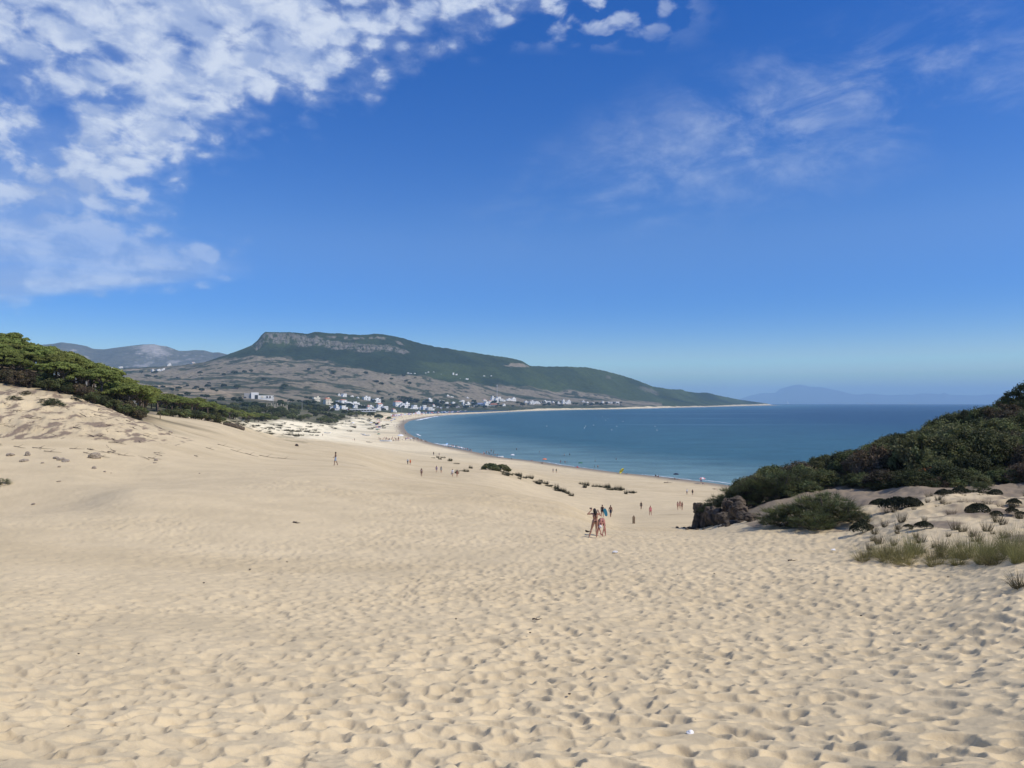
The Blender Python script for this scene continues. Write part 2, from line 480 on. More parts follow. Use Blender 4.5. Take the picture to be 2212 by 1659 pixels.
M['dark_open'] = plain('dark_opening', (.03, .03, .035), .5, .2, 2)
M['blue_roof'] = plain('blue_grey_roof', (.20, .24, .38), .6, .1, 1)
M['ruin'] = plain('pale_ruin_stone', (.55, .48, .37), .9, .15, 3)
M['steel'] = plain('mast_steel', (.5, .5, .5), .5, .1, 2)
M['boat_white'] = plain('white_boat_paint', (.78, .78, .76), .35, .04, 2)
M['boat_in'] = plain('boat_inside_grey', (.45, .44, .42), .6, .1, 4)
M['boat_blue'] = plain('blue_boat_paint', (.08, .18, .35), .4, .06, 2)
M['post'] = plain('weathered_post_wood', (.20, .15, .10), .9, .3, 14, .5)
M['car_white'] = plain('white_car_paint', (.78, .78, .78), .3, .03, 2)
M['car_grey'] = plain('grey_car_paint', (.22, .23, .25), .3, .05, 2)
M['car_red'] = plain('red_car_paint', (.35, .04, .03), .3, .05, 2)
M['glass'] = plain('dark_glass', (.03, .04, .05), .15, .1, 2, 0, .5)
M['rubber'] = plain('tyre_rubber', (.03, .03, .03), .8, .1, 5)
M['litter_white'] = plain('white_shell', (.85, .84, .8), .6, .05, 9)
M['litter_dark'] = plain('dark_driftwood', (.06, .045, .035), .9, .3, 30)
M['board_blue'] = plain('blue_foam_board', (.03, .20, .32), .5, .08, 6)
for nm, c in dict(skin_tan=(.36, .19, .125), skin_pale=(.50, .29, .20), skin_brown=(.20, .105, .07), skin_red=(.42, .19, .14)).items():
    M[nm] = plain(nm, c, .55, .1, 12)
for nm, c in dict(cloth_black=(.018, .018, .022), cloth_navy=(.02, .025, .05), cloth_white=(.75, .75, .75), cloth_blue=(.30, .38, .50), cloth_orange=(.75, .20, .08), cloth_pink=(.60, .20, .22),
                  cloth_lilac=(.38, .30, .42), cloth_grey=(.32, .34, .34), cloth_teal=(.05, .22, .28), cloth_red=(.45, .05, .05), cloth_yellow=(.72, .66, .07), cloth_green=(.05, .16, .10), cloth_purple=(.14, .09, .25),
                  cloth_sky=(.28, .50, .72)).items():
    M[nm] = plain(nm, c, .85, .12, 18)
M['hair_dark'] = plain('dark_hair', (.02, .015, .012), .6, .3, 40)
M['hair_brown'] = plain('brown_hair', (.08, .045, .025), .6, .3, 40)
M['hair_fair'] = plain('fair_hair', (.30, .20, .10), .6, .3, 40)
# ------------------------------------------------------------------ ground cover zones
SAND = np.array((.605, .492, .306)); SAND_PALE = np.array((.74, .625, .41)); SAND_BRIGHT = np.array((.90, .80, .56)); SAND_WET = np.array((.27, .225, .17))
LITTER = np.array((.17, .135, .10)); SCRUB = np.array((.055, .065, .032)); SCRUB_DRY = np.array((.13, .11, .07))
FIELD = np.array((.200, .170, .122)); STRAW = np.array((.37, .29, .19)); HILLG = np.array((.021, .034, .019)); HILLG2 = np.array((.046, .064, .026))
ROCKC = np.array((.185, .168, .146))

def P2(pts): return np.array([xy(u, d) for u, d in pts])
PLATEAU = P2([(300, 122), (318, 165), (330, 215), (430, 240), (490, 350), (545, 470), (600, 590), (660, 690), (720, 760), (745, 900), (770, 1010), (880, 1110), (900, 1180), (920, 1400),
              (950, 1650), (930, 1740), (900, 1650), (860, 1500), (-600, 1500), (-600, 122)])
HILLTOP = P2([(-600, 106), (-300, 108), (0, 121), (60, 122), (150, 121), (230, 122), (300, 122), (318, 165), (330, 215), (-600, 215)])
RIGHTWOOD = P2([(1570, 74), (1640, 66), (1730, 72), (1800, 78), (1900, 66), (1980, 62), (2080, 60), (2180, 63), (2290, 58), (2500, 50), (2800, 46), (2800, 130), (2000, 140), (1750, 120), (1620, 95)])
RIGHTSCRUB = P2([(1560, 66), (1640, 48), (1720, 45), (1860, 43), (1960, 37), (2080, 34), (2230, 27), (2500, 22), (2800, 20), (2800, 120), (1700, 110), (1560, 80)])
LEFTDEBRIS = P2([(-500, 80), (0, 88), (150, 90), (250, 92), (380, 98), (420, 112), (330, 118), (300, 122), (150, 122), (0, 122), (-500, 112)])
POND = P2([(722, 985), (800, 985), (835, 1080), (810, 1200), (745, 1180)])

def edge_noise(x, y, s, seed): return fbm(x/s, y/s, 4, seed)

def cover_mid(x, y, z):
    """albedo of the dune, beach and scrub country nearer than a kilometre"""
    n = fbm(x/14, y/14, 4, 3); nf = fbm(x/2.6, y/2.6, 3, 5); n2 = fbm(x/45, y/45, 3, 9)
    c = SAND[None]*(.93+.14*n[:, None])
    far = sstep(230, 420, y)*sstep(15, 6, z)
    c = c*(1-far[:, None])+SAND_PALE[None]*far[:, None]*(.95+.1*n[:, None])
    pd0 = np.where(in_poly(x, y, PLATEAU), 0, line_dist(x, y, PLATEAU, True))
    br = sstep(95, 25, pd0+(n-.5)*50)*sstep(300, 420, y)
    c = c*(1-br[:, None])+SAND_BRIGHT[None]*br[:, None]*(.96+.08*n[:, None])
    # thin dark grains lie on the slip faces
    slip = sstep(.56, .72, fbm(x/30, y/8, 3, 21))*.09
    c = c*(1-slip[:, None]*np.array((.8, .9, 1.1)))
    # bands of damper sand along the flat
    band = sstep(.55, .75, fbm(x/160, y/26, 3, 33))*sstep(260, 420, y)*sstep(9, 4, z)
    c = c*(1-.22*band[:, None])
    sd = shore_sd(x, y)
    wet = sstep(9+5*n, 2, sd)*(sd < 40)
    c = c*(1-wet[:, None])+SAND_WET[None]*wet[:, None]
    # woods and scrub
    def put(poly, m0, cola, colb, soft, seed, keep=0.0):
        nonlocal c
        ins = in_poly(x, y, poly); dist = line_dist(x, y, poly, True)
        s = np.where(ins, dist, -dist)
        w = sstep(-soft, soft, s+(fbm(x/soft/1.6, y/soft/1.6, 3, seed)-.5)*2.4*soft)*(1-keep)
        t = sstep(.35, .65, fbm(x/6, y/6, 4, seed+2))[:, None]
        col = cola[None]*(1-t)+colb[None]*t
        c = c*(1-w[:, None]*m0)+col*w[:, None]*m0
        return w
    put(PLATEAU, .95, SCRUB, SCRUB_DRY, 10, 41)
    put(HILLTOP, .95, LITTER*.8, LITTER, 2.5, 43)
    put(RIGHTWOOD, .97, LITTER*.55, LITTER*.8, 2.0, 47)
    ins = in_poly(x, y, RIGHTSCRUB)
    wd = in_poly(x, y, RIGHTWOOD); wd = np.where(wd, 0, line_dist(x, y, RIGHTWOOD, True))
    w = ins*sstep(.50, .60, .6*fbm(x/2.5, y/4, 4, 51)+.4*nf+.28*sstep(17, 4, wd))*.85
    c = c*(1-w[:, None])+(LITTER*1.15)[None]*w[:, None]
    ins = in_poly(x, y, LEFTDEBRIS)
    w = ins*sstep(.50, .62, .55*fbm(x/1.2+y/7, y/4, 4, 57)+.45*fbm(x/.6, y/1.5, 3, 58))*.85
    c = c*(1-w[:, None])+(np.array((.19, .14, .105)))[None]*w[:, None]
    # marram clumps on the dune front below the plateau
    pd = np.where(in_poly(x, y, PLATEAU), 0, line_dist(x, y, PLATEAU, True))
    w = sstep(70, 8, pd)*(y > 230)*sstep(.56, .64, fbm(x/7+y/40, y/22, 4, 61))*.5
    c = c*(1-w[:, None])+np.array((.13, .12, .06))[None]*w[:, None]
    # tidal pool on the flat
    ins = in_poly(x, y, POND); dist = line_dist(x, y, POND, True)
    w = sstep(-6, 22, np.where(ins, dist, -dist))*.8
    c = c*(1-w[:, None])+np.array((.16, .14, .115))[None]*w[:, None]
    return c

BROWN = [(-600, 800), (230, 800), (300, 796), (400, 791), (470, 778), (500, 771), (553, 766), (575, 773), (590, 771), (612, 770), (650, 774), (692, 775), (732, 787), (770, 795), (811, 801), (841, 806.8), (860, 811),
         (927, 813), (971, 826), (1046, 832), (1152, 838.8), (1224, 844.7), (1273, 851), (1323, 857.6), (1344, 863), (1400, 867), (1425, 870)]
def cover_far(x, y, z, u, v):
    """albedo of the plain and the mountain: u, v are bearing and dip as surveyed from the dune"""
    sd = shore_sd(x, y)
    # the field line runs along the mountain foot
    bl = np.interp(u, [p[0] for p in BROWN], [p[1] for p in BROWN])
    n1 = fbm(x/70, y/90, 5, 101); n2 = fbm(x/260, y/260, 4, 102); n3 = fbm(x/22, y/30, 3, 103); n4 = fbm(x/600, y/600, 3, 104)
    g = sstep(.42, .62, n2*.5+n4*.5+ .12*sstep(1000, 1300, u)-.08)[:, None]
    green = HILLG[None]*(1-g)+HILLG2[None]*g
    green = green*(.62+.76*fbm(x/120, y/200, 5, 107)[:, None])
    c = green
    fld = FIELD[None]*(.88+.3*n2[:, None])
    st = sstep(.5, .62, n4+.12*sstep(850, 815, v)*sstep(560, 300, u))[:, None]*sstep(900, 500, u)[:, None]
    fld = fld*(1-st*.75)+STRAW[None]*st*.75
    w = sstep(-2.2, 2.2, v-bl+(n1-.5)*9)[:, None]
    w = w*(u < 1430)[:, None]
    c = c*(1-w)+fld*w
    # shrubs scattered over the fields, in streaks
    sh = sstep(.555, .62, .5*n1+.5*n3+.035*sstep(700, 520, u)*sstep(820, 790, v))[:, None]*w*.85
    streak = sstep(.6, .66, fbm((x+.5*y)/420, (y-.3*x)/90, 4, 111))[:, None]*w*.8
    c = c*(1-sh)+(HILLG*1.05)[None]*sh
    c = c*(1-streak)+(HILLG*1.15)[None]*streak
    # bare strip high on the shoulder
    k = sstep(1, .6, np.hypot((u-1116)/30, (v-791)/5.5)+(n3-.5)*.9)[:, None]
    c = c*(1-k)+(FIELD*1.1)[None]*k
    # low green belt round the village and the coast
    gb = np.interp(u, [-600, 200, 450, 560, 640, 780, 900, 1000, 1100, 1200, 1320, 1450, 1650], [884, 880, 876, 873, 866, 858, 860, 868, 874, 877.2, 877.6, 876.0, 872.5])
    w = sstep(-2.5, 2.5, v-gb+(n1-.5)*7)[:, None]*sstep(.32, .5, n3*.5+n1*.5+.04)[:, None]*.92
    c = c*(1-w)+(SCRUB*.95)[None]*w*1.0+0
    # crags: bedded limestone under the summit and smaller outcrops
    top = np.interp(u, [p[0] for p in SKYLINE], [p[1] for p in SKYLINE])
    hang = np.interp(u, [545, 557, 580, 640, 680, 720, 760, 800, 840, 875, 900], [0, 4, 1.5, 2, 9, 14, 17, 20, 22, 26, 30])
    thick = np.interp(u, [540, 557, 600, 650, 690, 730, 765, 800, 840, 872, 890], [0, 17, 23, 25, 23, 22, 20, 20, 18, 13, 0])
    b = v-top-hang
    wall = sstep(0, 3, b)*sstep(thick+1, thick-4, b)*(thick > 1)
    blocks = fbm(u/9.0, v/5.5+u/60, 4, 121); joints = fbm(u/2.8, v/3.2, 3, 123)
    crack = sstep(.06, .015, np.abs(fbm(u/6.5, v/16, 3, 125)-.5))*.75; bed = sstep(.34, .46, np.abs(((b+2.2*blocks*3)/9.0 % 1)-.5))*.6
    wall = wall*sstep(.38, .50, .66*blocks+.34*joints)*(1-np.maximum(crack, bed))
    cap = sstep(0, 1.5, v-top-5)*sstep(12, 8, v-top)*sstep(690, 730, u)*sstep(860, 820, u)*sstep(.5, .62, blocks)
    crag2 = sstep(1, .5, np.hypot((u-1400)/26, (v-842+ (u-1400)*-.25)/6)+(n3-.5))*.6+sstep(1, .5, np.hypot((u-1315)/8, (v-815)/6)+(n3-.5))*.5
    crag3 = sstep(1, .4, np.hypot((u-865)/14, (v-745-(u-865)*.45)/4)+(blocks-.5))
    rk = np.clip(np.maximum.reduce([wall, cap, crag2*.8, crag3]), 0, 1)[:, None]*.9
    c = c*(1-rk)+(ROCKC[None]*(.72+.56*joints[:, None]))*rk
    # beach and tidal bar
    bw = np.interp(u, [860, 950, 1100, 1300, 1500, 1660], [60, 85, 70, 55, 50, 34])
    w = sstep(bw+20, bw-15, sd+(n3-.5)*40)[:, None]
    c = c*(1-w)+SAND_PALE[None]*w
    wt = sstep(16, 4, sd)[:, None]
    c = c*(1-wt)+(SAND_WET*1.2)[None]*wt
    # tracks
    tr = line_dist(x, y, P2([(300, 905), (420, 960), (520, 1010), (600, 1060), (690, 1180), (760, 1300)]))
    w = sstep(7, 3, tr)[:, None]*.8
    c = c*(1-w)+STRAW[None]*w
    return c, rk[:, 0]

# ------------------------------------------------------------------ meshes of the land
def polar(us, ls):
    U, L = np.meshgrid(us, ls)
    Y = np.exp(L); X = (U-UC)/F*Y
    return U, L, X, Y

def grid_quads(ny, nx):
    i = np.arange((ny-1)*(nx-1)); r = i//(nx-1); k = i % (nx-1)
    a = r*nx+k
    return np.stack([a, a+1, a+nx+1, a+nx], 1)

def dune_swell(x, y):
    """broad wind-shaped swell of the sand, in metres"""
    return (fbm(x/9, y/6, 3, 71)-.5)*.22*sstep(4, 14, y)

def build_near():
    us = np.linspace(-460, 2680, 1230)
    ls = np.concatenate([np.linspace(math.log(2.3), math.log(5.5), 50)[:-1], np.linspace(math.log(5.5), math.log(30), 700)[:-1], np.linspace(math.log(30), math.log(128), 330)])
    U, L, X, Y = polar(us, ls)
    t = _bil(TNEAR, LN1, L.ravel(), U.ravel()).reshape(U.shape)
    Z = H-t*Y
    Z += (fbm(X/9, Y/6, 3, 71)-.5)*.22*sstep(4, 14, Y)
    # trampled sand: overlapping foot pits
    def pits(x, y, cell, seed, r0, r1, p_keep):
        """foot pits on a jittered grid: each an elongated hollow with its own size, turn and depth"""
        x = x+(fbm(x/.8, y/.8, 2, seed+40)-.5)*.24; y = y+(fbm(x/.8+9, y/.8, 2, seed+41)-.5)*.22
        ix = np.floor(x/cell).astype(np.int64); iy = np.floor(y/cell).astype(np.int64)
        out = np.zeros_like(x); rim = np.zeros_like(x)
        for di in (-1, 0, 1):
            for dj in (-1, 0, 1):
                cx, cy = ix+di, iy+dj
                h = [_hash(cx, cy, seed+k) for k in range(6)]
                dx = x-(cx+.1+.8*h[0])*cell; dy = y-(cy+.1+.8*h[1])*cell
                ang = (h[2]-.5)*2.2-.3; ca, sa = np.cos(ang), np.sin(ang)
                A_ = (r0+(r1-r0)*h[3]); B_ = A_*(.52+.34*h[4])
                p = (dx*ca+dy*sa)/A_; q = (-dx*sa+dy*ca)/B_; q = q+.25*p*p-.1
                r2 = p*p+q*q; on = h[5] < p_keep
                dep = A_*(.18+.165*h[4])
                out = np.where(on, np.minimum(out, -dep*np.clip(np.minimum(1.35*(1-r2), 1-.25*r2), 0, 1)*(1+.35*np.clip(p, -1, 1))), out)
                rr_ = np.sqrt(r2)
                rim = np.where(on, np.maximum(rim, dep*.2*sstep(1.0, 1.14, rr_)*sstep(1.36, 1.16, rr_)), rim)
        return out+rim*sstep(-.015, 0, out)
    dens = np.clip(fbm(X/7, Y/7, 3, 81)+.34*sstep(300, 1250, U)-.10+.10*sstep(30, 8, Y), 0, 1)
    dens = dens-.5*sstep(1500, 1620, U)*sstep(44, 56, Y)-.35*sstep(900, 300, U)*sstep(36, 55, Y)-.5*sstep(1980, 2080, U)*sstep(20, 28, Y)
    dens = np.clip(dens, 0, 1)
    Hp = np.minimum(pits(X, Y, .35, 801, .15, .285, .38+.55*dens), pits(X+11.3, Y+4.7, .50, 861, .15, .36, .18+.6*dens)*.92)
    Hp = Hp*(.45+.75*sstep(.25, .7, dens))
    Hs = Hp.copy(); Hs[1:-1] = .25*Hp[:-2]+.5*Hp[1:-1]+.25*Hp[2:]; Ht = Hs.copy(); Ht[:, 1:-1] = .25*Hs[:, :-2]+.5*Hs[:, 1:-1]+.25*Hs[:, 2:]
    Hp = Ht
    soft = (fbm((X*.9-Y*.43)/.6, (Y*.9+X*.43)/.42, 4, 83)-.5)*.10+(fbm((X*.8+Y*.6)/.21, (Y*.8-X*.6)/.19, 3, 84)-.5)*.010
    flat = sstep(.25, .75, np.clip(fbm(X/7, Y/7, 3, 81)+.30*sstep(300, 1200, U)-.12+.2*sstep(30, 8, Y), 0, 1))
    fade = sstep(110, 60, Y)
    Z += Hp*fade+soft*(.45+.75*flat)*(.35+.65*fade)
    # hummocks on the right-hand slope and roots/erosion on the left bank
    rs = in_poly(X, Y, RIGHTSCRUB)*sstep(0, 4, line_dist(X, Y, RIGHTSCRUB, True))
    Z += rs*((fbm(X/2.6, Y/2.0, 4, 87)-.5)*.95)
    ld = in_poly(X, Y, LEFTDEBRIS)*sstep(0, 5, line_dist(X, Y, LEFTDEBRIS, True))
    Z += ld*(np.abs(fbm(X/3.0+Y/12, Y/5, 4, 88)-.5)*-1.6+.2)
    # join to the coarser land behind
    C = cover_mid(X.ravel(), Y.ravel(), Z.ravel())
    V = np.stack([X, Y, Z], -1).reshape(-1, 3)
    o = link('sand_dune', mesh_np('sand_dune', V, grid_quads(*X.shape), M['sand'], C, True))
    tag(o, 'pale trampled sand dune sloping down from the viewer', None, None, 'structure')

def build_mid():
    us = np.linspace(-480, 2690, 900); ls = np.linspace(math.log(126.5), math.log(1010), 520)
    U, L, X, Y = polar(us, ls)
    x, y = X.ravel(), Y.ravel()
    z = ground(x, y)
    z0 = z.copy()
    lift = sstep(128, 134, y)
    sd = shore_sd(x, y)
    z += lift*(fbm(x/9, y/6, 3, 71)-.5)*.3*sstep(5, 60, sd)
    # hummocky marram front
    pd = np.where(in_poly(x, y, PLATEAU), 0, line_dist(x, y, PLATEAU, True))
    z += sstep(75, 15, pd)*(y > 230)*(fbm(x/8, y/14, 4, 61)-.42)*2.2*sstep(5, 60, sd)
    z += lift*(fbm(x/1.1, y/1.1, 2, 83)-.5)*.10*sstep(10, 60, sd)
    z -= (1-lift)*.03
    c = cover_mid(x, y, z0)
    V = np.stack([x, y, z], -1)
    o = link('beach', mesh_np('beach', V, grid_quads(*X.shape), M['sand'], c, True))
    tag(o, 'broad pale beach and dune country behind the near dune', None, None, 'structure')

def build_far():
    us = np.linspace(-300, 1762, 1340)
    ls = np.concatenate([np.linspace(math.log(1000), math.log(2500), 210)[:-1], np.linspace(math.log(2500), math.log(4400), 430)[:-1], np.linspace(math.log(4400), math.log(8200), 120)])
    U, L, X, Y = polar(us, ls)
    x, y = X.ravel(), Y.ravel(); u = U.ravel()
    z = ground(x, y)
    v = VH+(H-z)/y*F
    c, rk = cover_far(x, y, z, u, v)
    hi = sstep(15, 90, z)
    top = np.interp(u, [p[0] for p in SKYLINE], [p[1] for p in SKYLINE])
    # gullies and scrub relief, crag steps
    z = z+hi*((fbm(x/170, y/260, 5, 131)-.5)*26+(np.abs(fbm(x/90, y/130, 4, 133)-.5)-.12)*-18)*sstep(0, 12, v-top)
    z = z+hi*(fbm(x/28, y/28, 3, 135)-.5)*5
    z = z+rk*((fbm(u/5.0, v/10, 3, 137)-.5)*16)*sstep(1, 6, v-top)
    z = z+sstep(2, 12, z)*(1-hi)*(fbm(x/40, y/40, 2, 139)-.4)*1.5
    V = np.stack([x, y, z], -1)
    o = link('mountain', mesh_np('mountain', V, grid_quads(*X.shape), M['land'], c, True))
    tag(o, 'flat topped mountain with grey crags above brown fields and coastal plain', None, None, 'structure')

def ridge(name, label, sky, d0, base_v, mat, colf, thick, seed, rough, nseg=700, nrow=60):
    us = np.linspace(sky[0][0], sky[-1][0], nseg)
    top = np.interp(us, [p[0] for p in sky], [p[1] for p in sky])
    s = np.linspace(0, 1.6, nrow)
    U, S = np.meshgrid(us, s)
    Tp = np.meshgrid(top, s)[0]
    Dd = d0*(1+thick*S)
    zt = H-(Tp-VH)/F*d0*(1+thick); zb = H-(base_v-VH)/F*d0
    k = np.where(S < 1, S**.8, 1-(S-1)*1.2)
    Z = zb+(zt-zb)*k
    X = (U-UC)/F*Dd; Y = Dd
    nz = (fbm(X/rough, Y/rough, 5, seed)-.5)*(zt-zb)*.28*np.clip(S*(1-S)*4, 0, 1)
    Z = Z+nz
    x, y, z = X.ravel(), Y.ravel(), Z.ravel()
    c = colf(x, y, z, U.ravel(), S.ravel())
    o = link(name, mesh_np(name, np.stack([x, y, z], -1), grid_quads(*X.shape), mat, c, True))
    tag(o, label, None, None, 'structure')

def build_ridges():
    inland = [(-200, 760), (-60, 755), (0, 752), (51, 747.6), (67, 745.8), (89, 744.5), (115, 742.3), (132, 739), (160, 742.3), (187, 747.2), (201, 753.2), (225, 754.4), (250, 750.7), (278, 747.2), (307, 743.7),
              (332, 743.0), (345, 746), (360, 747.7), (387, 757.7), (404, 757.5), (421, 755.7), (441, 756.5), (459, 761.4), (471, 760.7), (488, 764.6), (530, 775), (600, 790), (700, 800)]
    def ci(x, y, z, u, s):
        n = fbm(x/240, y/300, 5, 201); n2 = fbm(x/90, y/90, 4, 203)
        c = np.array((.105, .095, .070))[None]*(.7+.6*n[:, None])
        k = sstep(1.1, .5, np.hypot((u-330)/36, (s-.72)/.34)+(n2-.5)*1.5)*.85
        k = np.maximum(k, sstep(.60, .70, n2*.6+n*.4)*.6)
        return c*(1-k[:, None])+np.array((.40, .36, .32))[None]*k[:, None]
    ridge('inland_hills', 'hazy grey blue rocky hills beyond the plain', inland, 6600, 800, M['rockland'], ci, .16, 205, 420)
    strait = [(1560, 869), (1600, 861), (1620, 854), (1646, 848.7), (1675, 848.2), (1684, 840.3), (1695, 836.4), (1718, 830.6), (1731, 830), (1749, 835), (1775, 835.7), (1788, 839), (1820, 845.4), (1837, 850.6),
              (1857, 852.5), (1868, 850), (1886, 850.3), (1920, 854), (1947, 852), (1970, 852.8), (1989, 849.4), (2013, 850), (2031, 851.4), (2039, 847.4), (2052, 852.7), (2112, 854), (2138, 851.4), (2200, 853), (2350, 850), (2550, 856)]
    def cs(x, y, z, u, s):
        n = fbm(x/900, y/900, 4, 211)
        return np.array((.10, .095, .075))[None]*(.75+.5*n[:, None])
    ridge('far_coast', 'pale blue mountain coast across the strait on the horizon', strait, 31000, 875, M['rockland'], cs, .06, 213, 2500, 600, 40)

def build_sea():
    az = np.radians(np.linspace(-34, 86, 700)); ls = np.linspace(math.log(90), math.log(46000), 420)
    A, L = np.meshgrid(az, ls); D = np.exp(L)
    X = D*np.sin(A); Y = D*np.cos(A)
    x, y = X.ravel(), Y.ravel()
    z = -(x*x+y*y)/(2*7.4e6)
    sd = -shore_sd(x, y)
    n = fbm(x/190, y/110, 4, 301); n2 = fbm(x/900, y/500, 3, 303)
    s = np.maximum(sd, 0)*(.75+.5*n)
    shallow = np.array((.14, .235, .235)); mid = np.array((.031, .100, .122)); deep = np.array((.006, .032, .074)); off = np.array((.004, .023, .062))
    t1 = sstep(0, 110, s)[:, None]; t2 = sstep(90, 800, s)[:, None]; t3 = sstep(700, 2600, s)[:, None]
    c = shallow[None]*(1-t1)+mid[None]*t1
    c = c*(1-t2)+deep[None]*t2
    c = c*(1-t3)+off[None]*t3
    dark = sstep(.55, .72, n2)[:, None]*sstep(60, 300, s)[:, None]*.22
    c = c*(1-dark)
    # keep only the wet side plus a margin under the sand
    Q = grid_quads(*X.shape)
    far = sd[Q].max(1) > -45
    lag = in_poly(x, y, LAGOON)
    o = link('sea', mesh_np('sea', np.stack([x, y, z], -1), Q[far], M['sea'], c, True))
    tag(o, 'blue bay turning turquoise along the beach', None, None, 'structure')
    P = np.array(LAGOON); ctr = P.mean(0)
    V = [(ctr[0], ctr[1], .62)]+[(p[0], p[1], .62) for p in (P-ctr)*1.06+ctr]
    o = link('lagoon', mesh_np('lagoon', V, np.array([(0, 1+i, 1+(i+1) % len(P)) for i in range(len(P))]), M['lagoon']))
    tag(o, 'dark blue river lagoon behind the far beach', None, None, 'structure')

def shore_point(s):
    """point and inland normal on the shoreline by arc fraction between vertices"""
    i = int(s); f = s-i
    a, b = SH[i], SH[i+1]
    p = a+(b-a)*f; t = (b-a)/np.hypot(*(b-a))
    return p, np.array((-t[1], t[0]))*1.0

def build_foam():
    rg = np.random.default_rng(3)
    runs = [(4.6, 5.3, 3.0, .9), (5.2, 6.4, .5, .7), (11.55, 12.75, 3.0, 2.2), (12.3, 13.1, 1.2, 1.2), (14.2, 14.7, 5, 1.6), (18.2, 20.6, 6, 6.5), (20.6, 22.3, 5, 5), (22.4, 23.9, 7, 7), (24.1, 24.7, 9, 8),
            (25.3, 25.7, 22, 16), (26.4, 26.7, 26, 16), (27.2, 27.35, 30, 20), (7.2, 9.2, .8, .6)]
    vs, fs = [], []
    for a, b, off, w in runs:
        n = max(24, int((b-a)*60)); base = len(vs)
        for k in range(n+1):
            s = a+(b-a)*k/n
            p, nr = shore_point(s)
            sea = p-nr if in_poly(np.array([p[0]-nr[0]*3]), np.array([p[1]-nr[1]*3]), SEA_POLY)[0] else p+nr
            dirn = sea-p
            taper = math.sin(math.pi*k/n)**.5
            j1 = (vnoise(np.array([s*9.]), np.array([a]), 5)[0]-.5)*w*.8; j2 = (vnoise(np.array([s*31.]), np.array([a]), 6)[0]-.5)*w*1.1
            q0 = p+dirn*(off+j1); q1 = p+dirn*(off+j1+max(.05, (w+j2)*taper))
            for q in (q0, q1):
                vs.append((q[0], q[1], .06+min(.25, w*.04)-(q[0]**2+q[1]**2)/(2*7.4e6)))
        for k in range(n):
            fs.append((base+2*k, base+2*k+1, base+2*k+3, base+2*k+2))
    o = link('foam', mesh_np('foam', vs, np.array(fs), M['foam']))
    tag(o, 'thin white foam of small waves breaking along the shoreline', None, None, 'stuff')

def build_haze():
    m = bpy.data.materials.new('haze_air'); m.use_nodes = True
    nt = m.node_tree; nt.nodes.remove(nt.nodes['Principled BSDF'])
    pv = nt.nodes.new('ShaderNodeVolumePrincipled')
    pv.inputs['Color'].default_value = HAZE_COL; pv.inputs['Density'].default_value = HAZE_DENS; pv.inputs['Anisotropy'].default_value = 0.0
    nt.links.new(pv.outputs[0], nt.nodes['Material Output'].inputs['Volume'])
    b = MB(); b.box((0, 24000, 350), (110000, 50000, 1100))
    o = link('haze', b.mesh('haze', m))
    tag(o, None, None, None, 'stuff')
HAZE_COL = (.46, .74, 1.0, 1); HAZE_DENS = 6.2e-5

